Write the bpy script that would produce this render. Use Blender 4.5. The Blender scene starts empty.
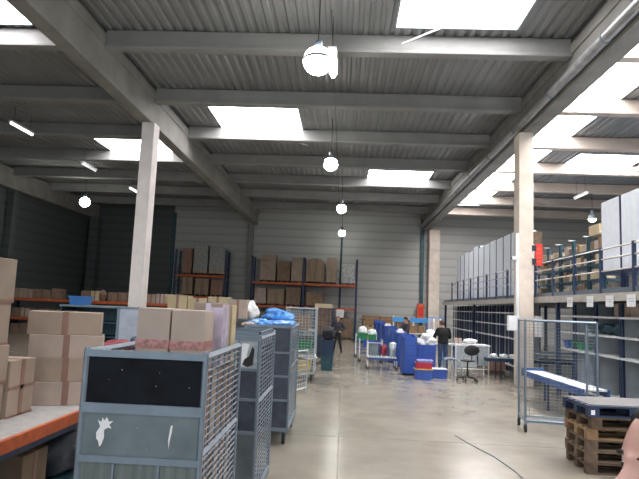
import bpy, bmesh, math, random
from mathutils import Vector, Matrix, noise
random.seed(7)
S = bpy.context.scene
COL = S.collection
PI = math.pi

# ------------------------------------------------------------------ materials
def mat(name, col, rough=.6, metal=0., var=.12, scale=6., bump=0., spec=.5, emit=None, es=0., alpha=1., stretch=(1, 1, 1), col2=None, coat=0.):
    m = bpy.data.materials.new(name); m.use_nodes = True
    nt = m.node_tree; b = nt.nodes['Principled BSDF']
    tc = nt.nodes.new('ShaderNodeTexCoord'); mp = nt.nodes.new('ShaderNodeMapping'); nz = nt.nodes.new('ShaderNodeTexNoise')
    mp.inputs['Scale'].default_value = stretch
    nz.inputs['Scale'].default_value = scale; nz.inputs['Detail'].default_value = 5
    nt.links.new(tc.outputs['Object'], mp.inputs[0]); nt.links.new(mp.outputs[0], nz.inputs['Vector'])
    rp = nt.nodes.new('ShaderNodeValToRGB')
    c2 = col2 if col2 else tuple(min(1, c*(1+var)) for c in col)
    c1 = col if col2 else tuple(c*(1-var) for c in col)
    rp.color_ramp.elements[0].position = .32; rp.color_ramp.elements[1].position = .68
    rp.color_ramp.elements[0].color = (*c1, 1); rp.color_ramp.elements[1].color = (*c2, 1)
    nt.links.new(nz.outputs['Fac'], rp.inputs[0]); nt.links.new(rp.outputs[0], b.inputs['Base Color'])
    b.inputs['Roughness'].default_value = rough; b.inputs['Metallic'].default_value = metal
    b.inputs['Specular IOR Level'].default_value = spec; b.inputs['Alpha'].default_value = alpha
    b.inputs['Coat Weight'].default_value = coat
    if bump:
        bp = nt.nodes.new('ShaderNodeBump'); bp.inputs['Strength'].default_value = bump
        nt.links.new(nz.outputs['Fac'], bp.inputs['Height']); nt.links.new(bp.outputs[0], b.inputs['Normal'])
    if emit:
        b.inputs['Emission Color'].default_value = (*emit, 1); b.inputs['Emission Strength'].default_value = es
    return m

M = dict(
    card=mat('cardboard', (.37, .285, .22), .8, scale=3),
    card_pink=mat('cardboard_pinkish', (.45, .36, .30), .8, scale=3),
    card_dark=mat('cardboard_dark', (.22, .15, .10), .85, scale=4, var=.2),
    card_yel=mat('cardboard_yellow', (.52, .42, .26), .8, scale=3),
    card_red=mat('cardboard_red', (.30, .17, .13), .8, scale=3, stretch=(9, 9, .3), var=.3),
    card_str=mat('cardboard_striped', (.30, .22, .15), .85, scale=4, stretch=(7, 7, .2), var=.35),
    tape=mat('brown_tape', (.27, .15, .11), .5),
    tape_red=mat('red_printed_tape', (.42, .20, .18), .5, scale=40, var=.35),
    wrap=mat('stretch_wrap', (.42, .42, .40), .25, scale=9, col2=(.16, .14, .11), stretch=(1, 1, 3), bump=.5),
    wrap_white=mat('clear_wrap', (.55, .57, .55), .25, scale=7, col2=(.28, .28, .26), bump=.6),
    wrap_lilac=mat('lilac_film', (.60, .52, .62), .2, scale=12, var=.25, bump=.4),
    galv=mat('galvanised_steel', (.20, .245, .29), .42, .5, scale=9, var=.10),
    galv_l=mat('galvanised_light', (.40, .45, .48), .4, .4, scale=25, var=.2),
    sheet=mat('dull_steel_sheet', (.115, .145, .155), .38, .35, scale=3, col2=(.21, .25, .265)),
    sheet_low=mat('greenish_panel', (.10, .125, .12), .35, .2, scale=5, col2=(.17, .20, .185), stretch=(6, 1, .6)),
    dark=mat('dark_panel', (.007, .009, .013), .8, spec=.2, scale=8, var=.4),
    dark2=mat('dark_slate_panel', (.045, .055, .075), .5, scale=8, var=.3),
    black=mat('black_plastic', (.012, .012, .014), .5),
    rubber=mat('rubber', (.02, .02, .02), .8),
    orange=mat('orange_steel', (.50, .105, .03), .5, scale=12, var=.2),
    navy=mat('navy_steel', (.014, .032, .078), .45, scale=10, var=.2),
    blueframe=mat('blue_steel', (.03, .08, .24), .45),
    blue=mat('blue_plastic', (.03, .085, .36), .38, var=.12),
    sky=mat('light_blue_plastic', (.05, .30, .68), .35, bump=.3, scale=14),
    film_blue=mat('blue_film', (.03, .20, .62), .25, bump=.7, scale=16, col2=(.13, .40, .82)),
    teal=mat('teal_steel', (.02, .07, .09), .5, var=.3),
    white=mat('white_paint', (.74, .75, .76), .5, var=.04),
    cabinet=mat('white_cabinet_sheet', (.80, .84, .90), .45, var=.04),
    paper=mat('white_paper', (.80, .80, .80), .8, var=.05),
    shelfback=mat('grey_shelf_sheet', (.40, .44, .47), .6, scale=3),
    shelfedge=mat('light_shelf', (.66, .67, .68), .5),
    rail=mat('beige_rail', (.46, .43, .39), .55),
    board2=mat('grey_board', (.16, .155, .15), .75, scale=14),
    board=mat('pale_chipboard', (.40, .39, .37), .75, scale=14, var=.1),
    wood=mat('pale_wood', (.50, .36, .20), .75, scale=8, var=.25, stretch=(1, 6, 6)),
    wood_old=mat('weathered_wood', (.09, .06, .04), .85, scale=10, col2=(.18, .125, .08)),
    wood_dark=mat('dark_wood', (.06, .038, .024), .85, scale=10, col2=(.12, .08, .05)),
    wood_or=mat('orange_wood', (.27, .165, .085), .8, scale=10, var=.25),
    conc=mat('concrete_column', (.66, .58, .49), .85, scale=2.2, var=.14, bump=.1),
    conc_l=mat('painted_column', (.76, .70, .66), .8, scale=2.2, var=.08),
    conc_p_lit=mat('concrete_purlin_lit', (.58, .50, .43), .85, scale=1.4, var=.08),  # purlin concrete with the rooflight strip's warm glare put into its colour
    conc_d=mat('concrete_beam', (.235, .225, .205), .85, scale=1.4, var=.16, bump=.1),
    conc_p=mat('concrete_purlin', (.27, .265, .255), .85, scale=1.4, var=.1),
    red=mat('red_paint', (.62, .03, .02), .45),
    redor=mat('orange_red_paint', (.62, .12, .04), .5),
    maroon=mat('maroon_plastic', (.26, .03, .05), .45),
    redpl=mat('red_plastic', (.45, .03, .06), .4),
    yellow=mat('yellow_plastic', (.65, .45, .06), .5),
    green=mat('green_plastic', (.03, .26, .10), .45),
    green_p=mat('pale_green_bag', (.36, .42, .20), .6, bump=.4, scale=12),
    bag=mat('white_plastic_bag', (.82, .82, .82), .45, bump=.7, scale=18, var=.15),
    lilac=mat('lilac_plastic', (.35, .38, .72), .4),
    skin=mat('skin', (.52, .30, .22), .5, scale=20, var=.08),
    skin_n=mat('skin_near', (.60, .335, .27), .42, scale=16, var=.1, spec=.6),
    hair_d=mat('dark_hair', (.012, .010, .009), .7, scale=60, var=.5, bump=.5),
    hair_b=mat('brown_hair', (.10, .05, .025), .7, scale=60, var=.4, bump=.5),
    jacket=mat('black_jacket', (.010, .011, .012), .85, scale=20, var=.3),
    jacket_g=mat('dark_grey_jacket', (.035, .035, .045), .8, scale=20, var=.4),
    jeans=mat('blue_jeans', (.05, .08, .15), .85, scale=20, var=.25),
    trous=mat('black_trousers', (.012, .012, .014), .85),
    shirt=mat('navy_sweater', (.03, .04, .07), .85),
    lips=mat('lips', (.40, .13, .12), .5), eye=mat('eye', (.6, .6, .6), .2, var=.02), iris=mat('iris', (.03, .02, .015), .2),
    lampglow=mat('lamp_glow', (1, 1, .95), .5, emit=(1, 1, .93), es=30),
    lampdim=mat('lamp_glow_dim', (1, 1, .95), .5, emit=(1, 1, .97), es=2.2),
    tubeglow=mat('tube_glow', (1, 1, 1), .5, emit=(.95, 1, 1), es=3),
    tubeglow2=mat('tube_dim', (.8, .8, .8), .5, emit=(.95, 1, 1), es=.35),
    sky_pane=mat('rooflight_pane', (.9, .9, .9), .5, emit=(1, .975, 1), es=12),
)

def clear_mat(name, col, alpha, rough=.15):
    m = mat(name, col, rough, alpha=alpha); return m
M['clearsheet'] = clear_mat('clear_plastic_sheet', (.40, .47, .50), .38)
M['glassbin'] = clear_mat('milky_plastic', (.50, .55, .62), .8, .2)

def floor_mat():
    m = bpy.data.materials.new('polished_concrete'); m.use_nodes = True
    nt = m.node_tree; b = nt.nodes['Principled BSDF']; L = nt.links.new; N = nt.nodes.new
    tc = N('ShaderNodeTexCoord')
    n1 = N('ShaderNodeTexNoise'); n1.inputs['Scale'].default_value = .55; n1.inputs['Detail'].default_value = 8; n1.inputs['Roughness'].default_value = .65
    L(tc.outputs['Object'], n1.inputs['Vector'])
    r = N('ShaderNodeValToRGB'); r.color_ramp.elements[0].position = .3; r.color_ramp.elements[1].position = .7
    r.color_ramp.elements[0].color = (.235, .21, .165, 1); r.color_ramp.elements[1].color = (.34, .31, .25, 1)
    L(n1.outputs['Fac'], r.inputs[0])
    br = N('ShaderNodeTexBrick'); br.offset = 0; br.inputs['Scale'].default_value = 1.0
    br.inputs['Brick Width'].default_value = 5.2; br.inputs['Row Height'].default_value = 4.6
    br.inputs['Mortar Size'].default_value = .012; br.inputs['Mortar Smooth'].default_value = .3
    br.inputs['Color1'].default_value = (1, 1, 1, 1); br.inputs['Color2'].default_value = (.95, .95, .95, 1); br.inputs['Mortar'].default_value = (.55, .52, .48, 1)
    L(tc.outputs['Object'], br.inputs['Vector'])
    mx = N('ShaderNodeMix'); mx.data_type = 'RGBA'; mx.blend_type = 'MULTIPLY'; mx.inputs[0].default_value = 1
    L(r.outputs[0], mx.inputs[6]); L(br.outputs['Color'], mx.inputs[7]); L(mx.outputs[2], b.inputs['Base Color'])
    n2 = N('ShaderNodeTexNoise'); n2.inputs['Scale'].default_value = 2.2; n2.inputs['Detail'].default_value = 6
    L(tc.outputs['Object'], n2.inputs['Vector'])
    mr = N('ShaderNodeMapRange'); mr.inputs['To Min'].default_value = .13; mr.inputs['To Max'].default_value = .30
    L(n2.outputs['Fac'], mr.inputs['Value']); L(mr.outputs[0], b.inputs['Roughness'])
    b.inputs['Specular IOR Level'].default_value = .65
    return m
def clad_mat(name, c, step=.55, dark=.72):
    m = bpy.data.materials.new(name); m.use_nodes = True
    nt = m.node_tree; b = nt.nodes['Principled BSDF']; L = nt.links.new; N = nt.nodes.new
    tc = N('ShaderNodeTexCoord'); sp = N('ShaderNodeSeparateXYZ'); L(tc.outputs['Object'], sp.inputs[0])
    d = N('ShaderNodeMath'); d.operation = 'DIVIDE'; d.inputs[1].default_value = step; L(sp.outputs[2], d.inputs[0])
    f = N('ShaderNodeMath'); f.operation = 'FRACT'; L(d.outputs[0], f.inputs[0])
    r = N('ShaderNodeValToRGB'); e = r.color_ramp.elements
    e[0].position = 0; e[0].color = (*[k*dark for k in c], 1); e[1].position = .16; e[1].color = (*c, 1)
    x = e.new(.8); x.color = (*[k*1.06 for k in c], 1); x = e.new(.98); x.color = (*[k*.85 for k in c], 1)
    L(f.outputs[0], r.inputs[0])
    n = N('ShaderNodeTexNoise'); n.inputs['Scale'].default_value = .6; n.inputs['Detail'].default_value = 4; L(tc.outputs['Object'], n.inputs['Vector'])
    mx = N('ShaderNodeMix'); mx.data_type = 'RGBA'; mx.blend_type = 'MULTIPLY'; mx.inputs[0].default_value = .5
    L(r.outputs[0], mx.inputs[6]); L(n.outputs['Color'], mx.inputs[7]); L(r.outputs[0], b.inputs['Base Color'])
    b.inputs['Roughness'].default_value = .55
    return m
M['tote_blue'] = mat('bright_blue_plastic', (.03, .17, .48), .4)
M['floor'] = floor_mat()
M['duct'] = mat('duct_metal', (.30, .30, .30), .35, .5, scale=4, var=.2)
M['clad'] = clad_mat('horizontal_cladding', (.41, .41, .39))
M['clad_dark'] = clad_mat('dark_cladding', (.075, .088, .084))
M['roof'] = mat('roof_deck', (.24, .245, .245), .5, .1, scale=.8, var=.12)

# ------------------------------------------------------------------ mesh builder
class MB:
    def __init__(s): s.v = []; s.f = []
    def add(s, vs, fs):
        o = len(s.v); s.v += [tuple(v) for v in vs]; s.f += [tuple(i+o for i in f) for f in fs]; return s
    def box(s, x0, x1, y0, y1, z0, z1, taper=0):
        t = taper
        vs = [(x0+t, y0+t, z0), (x1-t, y0+t, z0), (x1-t, y1-t, z0), (x0+t, y1-t, z0), (x0, y0, z1), (x1, y0, z1), (x1, y1, z1), (x0, y1, z1)]
        return s.add(vs, [(0, 3, 2, 1), (4, 5, 6, 7), (0, 1, 5, 4), (1, 2, 6, 5), (2, 3, 7, 6), (3, 0, 4, 7)])
    def tube(s, a, b, r, n=8, r2=None, cap=True):
        a = Vector(a); b = Vector(b); d = (b-a); z = d.normalized()
        x = z.orthogonal().normalized(); y = z.cross(x); r2 = r if r2 is None else r2
        vs = []
        off = PI/n
        for p, q in ((a, r), (b, r2)):
            for i in range(n):
                t = 2*PI*i/n+off; vs.append(p+x*(math.cos(t)*q)+y*(math.sin(t)*q))
        fs = [(i, (i+1) % n, n+(i+1) % n, n+i) for i in range(n)]
        if cap: fs += [tuple(range(n-1, -1, -1)), tuple(range(n, 2*n))]
        return s.add(vs, fs)
    def bar(s, a, b, w): return s.tube(a, b, w*.7071, 4)
    def path(s, pts, r, n=6):
        for a, b in zip(pts, pts[1:]): s.tube(a, b, r, n)
        return s
    def lathe(s, prof, n=16, c=(0, 0, 0)):
        vs = []; k = len(prof)
        for i in range(n):
            t = 2*PI*i/n
            for r, z in prof: vs.append((c[0]+r*math.cos(t), c[1]+r*math.sin(t), c[2]+z))
        fs = []
        for i in range(n):
            for j in range(k-1): fs.append((i*k+j, ((i+1) % n)*k+j, ((i+1) % n)*k+j+1, i*k+j+1))
        return s.add(vs, fs)
    def ball(s, c, rx, ry=None, rz=None, n=12, m=8, jit=0, rnd=random):
        ry = ry or rx; rz = rz or rx
        vs = [(c[0], c[1], c[2]-rz)]
        for j in range(1, m):
            ph = -PI/2+PI*j/m
            for i in range(n):
                t = 2*PI*i/n; q = 1+rnd.uniform(-jit, jit)
                vs.append((c[0]+rx*q*math.cos(ph)*math.cos(t), c[1]+ry*q*math.cos(ph)*math.sin(t), c[2]+rz*q*math.sin(ph)))
        vs.append((c[0], c[1], c[2]+rz)); L = len(vs)-1; fs = []
        for i in range(n):
            fs.append((0, 1+(i+1) % n, 1+i)); fs.append((L, 1+(m-2)*n+i, 1+(m-2)*n+(i+1) % n))
            for j in range(m-2):
                a = 1+j*n+i; b = 1+j*n+(i+1) % n; fs.append((a, b, b+n, a+n))
        return s.add(vs, fs)
    def build(s, name, m, parent=None, bevel=0, smooth=False, loc=None, rz=0):
        me = bpy.data.meshes.new(name); me.from_pydata(s.v, [], s.f); me.update()
        if isinstance(m, str): m = M[m]
        me.materials.append(m)
        if smooth:
            for p in me.polygons: p.use_smooth = True
        o = bpy.data.objects.new(name, me); COL.objects.link(o)
        if parent: o.parent = parent
        if loc: o.location = loc
        o.rotation_euler.z = rz
        if bevel:
            b = o.modifiers.new('bevel', 'BEVEL'); b.width = bevel; b.segments = 2; b.limit_method = 'ANGLE'
        return o

def tag(o, label, cat, group=None):
    o['label'] = label; o['category'] = cat
    if group: o['group'] = group
    return o
def thing(name, label, cat, loc=(0, 0, 0), rz=0, group=None):
    o = bpy.data.objects.new(name, None); COL.objects.link(o); o.empty_display_size = .1
    o.location = loc; o.rotation_euler.z = rz
    return tag(o, label, cat, group)
def struct(o): o['kind'] = 'structure'; return o
def dup(root, loc, rz=None, label=None, group=None, sc=None):
    def cp(o, par):
        c = o.copy(); COL.objects.link(c)
        if par: c.parent = par
        for ch in list(o.children): cp(ch, c)
        return c
    r = cp(root, None); r.location = loc
    if rz is not None: r.rotation_euler.z = rz
    if sc: r.scale = sc
    if label: r['label'] = label
    if group: r['group'] = group
    return r

# ------------------------------------------------------------------ camera
P_, Y_, R_ = .11672, .04590, -.04121
Rm = Matrix.Rotation(Y_, 3, 'Z') @ Matrix.Rotation(P_, 3, 'X') @ Matrix.Rotation(R_, 3, 'Y')
right, fwd, up = Rm.col[0], Rm.col[1], Rm.col[2]
cd = bpy.data.cameras.new('camera'); cam = bpy.data.objects.new('camera', cd); COL.objects.link(cam)
cam.matrix_world = Matrix(((right.x, up.x, -fwd.x, 0), (right.y, up.y, -fwd.y, 0), (right.z, up.z, -fwd.z, 2.0), (0, 0, 0, 1)))
cd.sensor_width = 36; cd.lens = 571/639*36; cd.clip_end = 200; cd.clip_start = .05
S.camera = cam

# ------------------------------------------------------------------ shell
XL, XR, YB, YF, ZR = -17.6, 18.0, 38.4, -9.0, 8.5
struct(MB().box(XL-.3, XR+.3, YF, YB+.3, -.25, 0).build('floor', 'floor'))
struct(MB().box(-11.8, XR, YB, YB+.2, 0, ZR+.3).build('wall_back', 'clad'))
struct(MB().box(XL, -11.8, YB, YB+.2, 0, ZR+.3).build('wall_back_dark', 'clad_dark'))
struct(MB().box(XL-.2, XL, YF, YB+.2, 0, ZR+.3).build('wall_left', 'clad_dark'))
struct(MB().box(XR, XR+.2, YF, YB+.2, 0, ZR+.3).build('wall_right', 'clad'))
# rooflights: x0,x1,y0,y1
SKY = [(1.0, 3.75, 10.1, 12.6), (-4.75, -1.75, 18.1, 20.5), (1.0, 4.0, 26.4, 28.8), (-10.5, -7.75, 22.45, 24.85), (-10.75, -7.75, 10.3, 12.8),
       (9.25, 12.0, 22.7, 25.0), (-4.75, -1.75, 3.0, 5.4), (9.25, 12.0, 7.0, 9.4), (6.0, 8.0, -6.0, 34.6), (-4.75, -1.75, -5.5, -3.1)]
cell = .25
mb = MB()
x = XL-.15
n = int((XR-XL+.3)/cell)+1
x0g = -17.75
for i in range(n):
    a = x0g+i*cell; c = a+cell/2
    cuts = sorted([(k[2], k[3]) for k in SKY if k[0] < c < k[1]])
    y = YF; iv = []
    for p, q in cuts:
        if p > y: iv.append((y, p))
        y = max(y, q)
    if y < YB: iv.append((y, YB))
    prof = [(a, ZR), (a+.10, ZR), (a+.135, ZR+.045), (a+.215, ZR+.045), (a+.25, ZR)]
    for p, q in iv:
        vs = [(X, p, Z) for X, Z in prof]+[(X, q, Z) for X, Z in prof]
        mb.add(vs, [(j, j+1, j+6, j+5) for j in range(4)])
struct(mb.build('ceiling', 'roof'))
for k, (a, b, c, d) in enumerate(SKY):
    w = struct(MB().box(a, b, c, d, ZR+.10, ZR+.13).build('window_%d' % (k+1), 'sky_pane'))
    f = MB()
    for q in ((a-.04, a, c, d), (b, b+.04, c, d), (a, b, c-.04, c), (a, b, d, d+.04)): f.box(q[0], q[1], q[2], q[3], ZR-.02, ZR+.12)
    if d-c > 10:
        pass
    struct(f.build('window_frame', 'galv_l', w))
# purlins (cross beams) and girders
tn = [0]
def trim(mb, m, **k):
    tn[0] += 1; return struct(mb.build('trim_%d' % tn[0], m, **k))
for i in range(13):
    y = 13.0+3.74*(i-6)
    if y < YF+1 or y > YB-.5: continue
    for xa, xb, m in ((XL, -6.42, 'conc_p'), (-6.0, 5.13, 'conc_p'), (5.62, XR, 'conc_p_lit')):  # right bay: strip light painted in as a paler, warmer concrete
        trim(MB().box(xa, xb, y, y+.22, 8.05, 8.49).box(xa, xb, y-.05, y+.27, 8.03, 8.12), m, bevel=.02)
gird = []
for (xa, xb) in ((-6.40, -6.02), (5.15, 5.6), (-17.5, -17.1), (17.3, 17.7)):
    trim(MB().box(xa, xb, YF, YB, 7.36, 8.34).box(xa-.04, xb+.04, YF, YB, 8.1, 8.36), 'conc_d', bevel=.02)
# wall columns
def column(label, x0, x1, y0, y1, z1, m, name='concrete_column'):
    cx, cy = (x0+x1)/2, (y0+y1)/2
    o = MB().box(x0-cx, x1-cx, y0-cy, y1-cy, 0, z1).build(name, m, bevel=.02, loc=(cx, cy, 0)); return tag(o, label, 'column')
column('tall pale concrete column left of the aisle', -6.31, -5.92, 16.6, 17.1, 7.36, 'conc_l')
column('tall beige concrete column right of the aisle, with a white downpipe', 5.0, 5.42, 16.6, 17.1, 7.36, 'conc')
column('grey concrete column on the back wall between the two tall racks', -6.6, -6.25, YB-.35, YB-.01, 7.36, 'conc_d')
column('pale beige concrete column on the back wall beside the mezzanine', 5.55, 6.25, YB-.6, YB-.01, 7.36, 'conc')
column('dark column in the far left corner', -17.4, -16.8, YB-.7, YB-.02, 7.36, 'clad_dark')
column('dark column against the dark left wall', -17.58, -17.2, 28.4, 28.8, 7.36, 'clad_dark')
trim(MB().box(-11.85, -11.65, YB-.15, YB, 0, 8), 'teal')
tag(MB().box(-.12, .12, -.06, .06, 0, 8.2).build('steel_post', 'teal', loc=(5.15, YB-.1, 0)), 'dark vertical steel post on the back wall beside the pale column', 'post')
tag(MB().tube((0, 0, 0), (0, 0, 6.7), .07, 8).build('wall_pipe', 'teal', loc=(-.25, YB-.12, 0)), 'thin dark vertical pipe on the back wall under the farthest lamp', 'pipe')

# ducts, conduits
dd = thing('cable_duct', 'long galvanised duct running along the right roof beam', 'duct', (5.03, 0, 7.55))
MB().tube((0, -7, 0), (0, 38, 0), .12, 12).build('pipe', 'duct', dd, smooth=True)
for y in range(-4, 38, 3):
    MB().tube((0, y, 0), (0, y+.06, 0), .135, 12).build('joint_ring', 'galv', dd)
c = MB().tube((0, 0, 0), (1.15, -.9, .12), .02, 6)
tag(c.build('conduit', 'white', loc=(1.15, 12.85, 8.2)), 'thin white diagonal rod below the nearest middle rooflight', 'rod')
tag(MB().tube((0, 0, 0), (1.4, 1.4, -.05), .025, 6).build('conduit', 'white', loc=(-3.0, 20.2, 8.25)), 'thin white diagonal rod below the pink-edged rooflight', 'rod')

# ------------------------------------------------------------------ lamps
def highbay(loc, label, glow='lampglow', r=.24, zc=8.4, grp=None):
    t = thing('pendant_lamp', label, 'lamp', loc, group=grp)
    MB().tube((0, 0, .28), (0, 0, zc-loc[2]), .012, 6).build('cable', 'black', t)
    MB().lathe([(.0, .34), (.08, .33), (.09, .16), (.0, .15)], 14).build('housing', 'galv', t, smooth=True)
    MB().lathe([(.08, .17), (.15, .12), (r*.95, -.02), (r, -.08), (r*.97, -.08), (.14, .10), (.07, .15)], 20).build('reflector', 'galv_l', t, smooth=True)
    MB().ball((0, 0, -.07), r*.96, r*.96, r*.92, 18, 12).build('bulb', glow, t, smooth=True)  # bulb enlarged to a full sphere, so its shape takes in the bloom
    return t
highbay((-.67, 10.7, 6.85), 'glowing round pendant lamp nearest the camera, beside a fluorescent tube', r=.30)
highbay((-.59, 18.9, 6.87), 'glowing pendant lamp second from the camera in the aisle row', r=.25)
highbay((-.25, 27.8, 6.9), 'glowing pendant lamp third along the aisle row', r=.25)
highbay((-.25, 36.4, 6.82), 'farthest small glowing pendant lamp, nearest the back wall', r=.24)
highbay((-13.5, 28.5, 6.92), 'glowing pendant lamp over the dark left bay', r=.27)
highbay((11.95, 28.0, 6.85), 'pale unlit-looking pendant lamp above the mezzanine on the right', glow='lampdim', r=.2)
def tube_light(x, y, z, L, label, glow, w=.07):
    t = thing('tube_light', label, 'light', (x, y, z))
    MB().box(-w, w, 0, L, 0, .06).build('housing', 'white', t)
    MB().tube((0, .03, -.035), (0, L-.03, -.035), w*.6, 10).build('tube', glow, t, smooth=True)
    for q in (.2, L-.2): MB().tube((0, q, .06), (0, q, 8.45-z), .008, 5).build('hanger', 'black', t)
tube_light(-.44, 11.9, 7.6, 1.4, 'bright fluorescent tube hanging beside the nearest round lamp', 'lampglow', .10)
tube_light(-11.6, 18.5, 7.85, 1.4, 'bright fluorescent tube over the left bay, nearest of its row', 'tubeglow')
tube_light(-11.6, 23.9, 7.8, 1.4, 'dim fluorescent tube in the middle of the left row', 'tubeglow2')
tube_light(-11.4, 29.0, 7.8, 1.4, 'short bright tube seen just left of the pale column', 'tubeglow')
tube_light(10.8, 25.8, 7.6, 1.4, 'dim fluorescent tube over the mezzanine, farther back', 'tubeglow2')
tube_light(10.8, 20.6, 7.6, 1.4, 'fluorescent tube over the mezzanine in front of the small rooflight', 'tubeglow')
tag(MB().tube((0, 0, 0), (0, 26, 0), .012, 5).build('power_cable', 'black', loc=(-.45, 11, 8.0)), 'thin cable running along the roof above the aisle lamps', 'cable')

# ------------------------------------------------------------------ cartons
def carton(label, x, y, z, w, d, h, m='card', tape='tape', rz=0, tp='v', group=None, name='cardboard_carton'):
    """centre-bottom location; front is -y"""
    g = .003
    o = MB().box(-w/2, w/2, -d/2, d/2, 0, h).build(name, m, loc=(x, y, z), rz=rz, bevel=min(.006, w*.05))
    tag(o, label, 'box', group)
    if tape:
        tw = min(.03, w*.09)
        t = MB()
        if tp == 'v':
            t.box(-tw, tw, -d/2-g, d/2+g, h*.995, h+g).box(-tw, tw, -d/2-g, -d/2+g, 0.0, h+g)
        elif tp == 'x':   # seam on the +x side and top
            t.box(-w/2-g, w/2+g, -tw, tw, h*.995, h+g).box(w/2-g, w/2+g, -tw, tw, 0, h+g).box(w/2-g, w/2+g, -d/2, d/2, -tw+.02, .02)
        elif tp == 'h':
            t.box(-w/2-g, w/2+g, -d/2-g, -d/2+g, h*.36, h*.50).box(w/2-g, w/2+g, -d/2, d/2, h*.36, h*.50)
        t.build('packing_tape', tape, o)
    return o

# ------------------------------------------------------------------ left foreground shelf with cartons
t = thing('shelving_rack', 'low rack on the left with a pale board shelf and an orange front beam', 'rack', (-2.95, 5.5, 0))
MB().box(-.52, .53, -3.6, 1.4, .90, .95).build('shelf_board', 'board', t)
MB().box(.53, .57, -3.6, 1.4, .86, .955).build('front_beam', 'orange', t)
MB().box(-.57, -.53, -3.6, 1.4, .86, .955).build('rear_beam', 'orange', t)
MB().box(.50, .54, -3.6, 1.4, .80, .86).build('lower_rail', 'navy', t)
MB().box(-.52, .50, -3.6, 1.4, .30, .34).build('bottom_shelf', 'teal', t)
for yy in (-3.5, 1.3):
    for xx in (-.5, .48): MB().box(xx-.03, xx+.03, yy-.03, yy+.03, 0, .9).build('leg', 'navy', t)
# near tall column of cartons
z = .95; nm = ['lowest', 'second', 'third', 'top']
for i, h in enumerate((.31, .31, .36, .36)):
    carton('large cardboard carton in the tall stack cut by the left edge, %s of four' % nm[i], -3.10+(.01 if i % 2 else -.01), 4.32, z, .56, .98, h, 'card', tp='x', rz=.01*i); z += h+.001
carton('cardboard carton with crossed tape standing on the pale board, lower of two', -3.05, 5.03, .95, .50, .40, .24, 'card', tp='x')
carton('cardboard carton on another one, beside the tall stack at the left edge', -3.05, 5.03, 1.191, .50, .40, .24, 'card', tp='x')
z = .951
# rear stack, 2 wide, 4 high, turned to the camera
z = .951
rows = ['bottom', 'second', 'third', 'top']
for i in range(4):
    carton('wide cardboard carton in the block behind the near cage, %s of four' % rows[i], -2.77+(.05, .03, .02, -.01)[i], 5.72, z, .67, .34, .222, 'card' if i % 2 else 'card_pink', tp='v', rz=.36)
    z += .2235
# clutter beneath
carton('small carton stored under the pale board shelf', -2.72, 4.95, .34, .30, .40, .34, 'card_dark', tp='x')
def sack(label, x, y, z, rx, ry, rz_, m, name='plastic_bag', cat='bag', group=None, jit=.10, seed=1):
    o = MB().ball((0, 0, 0), 1, 1, 1, 30, 20); vs = []
    for v in o.v:
        v = Vector(v); p = v*1.4+Vector((seed*3.7, seed*1.3, 0))
        k = 1+.38*noise.noise(p)+.20*abs(noise.noise(p*2.3))-.12*abs(noise.noise(p*5))
        v = v*k; q = max(0, (v.z+.92)) if v.z < 1.2 else 2.1
        vs.append((v.x*rx, v.y*ry, q*rz_))
    o.v = vs
    o = o.build(name, m, loc=(x, y, z), smooth=True); return tag(o, label, cat, group)
sack('pale green bag on the floor beside the near cage, under the shelf', -2.28, 4.75, 0.0, .16, .2, .14, 'green_p', seed=3)
sack('dark grey bundle under the shelf behind the carton', -2.75, 5.6, .34, .3, .4, .2, 'dark2', 'fabric_bundle', 'bundle', seed=4)
sack('black bundle on the bottom shelf at the left edge', -2.8, 3.9, .34, .3, .35, .18, 'black', 'fabric_bundle', 'bundle', seed=5)
sack('dark bundle lying on the floor under the shelf', -2.9, 4.6, 0, .35, .5, .13, 'jacket_g', 'fabric_bundle', 'bundle', seed=6)

# ------------------------------------------------------------------ roll containers
def wheel_set(t, w, d, r=.09, post=True):
    for sx in (-1, 1):
        for sy in (-1, 1):
            c = MB().box(sx*(w/2-.07)-.03, sx*(w/2-.07)+.03, sy*(d/2-.09)-.04, sy*(d/2-.09)+.04, .13, .19).bar((sx*(w/2-.07)-.03, sy*(d/2-.09), r), (sx*(w/2-.07)-.03, sy*(d/2-.09), .18), .012).bar((sx*(w/2-.07)+.03, sy*(d/2-.09), r), (sx*(w/2-.07)+.03, sy*(d/2-.09), .18), .012).build('caster', 'galv', t)
            MB().tube((sx*(w/2-.07)-.02, sy*(d/2-.09), r), (sx*(w/2-.07)+.02, sy*(d/2-.09), r), r, 14).build('wheel', 'rubber', c)
def grid(mb, plane, c, a0, a1, z0, z1, na, nz, w=.005):
    """plane 'x': at x=c spanning y a0..a1 ; 'y': at y=c spanning x"""
    P = (lambda a, z: (c, a, z)) if plane == 'x' else (lambda a, z: (a, c, z))
    for i in range(1, na): a = a0+(a1-a0)*i/na; mb.bar(P(a, z0), P(a, z1), w)
    for i in range(1, nz): z = z0+(z1-z0)*i/nz; mb.bar(P(a0, z), P(a1, z), w)
    return mb
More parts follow.
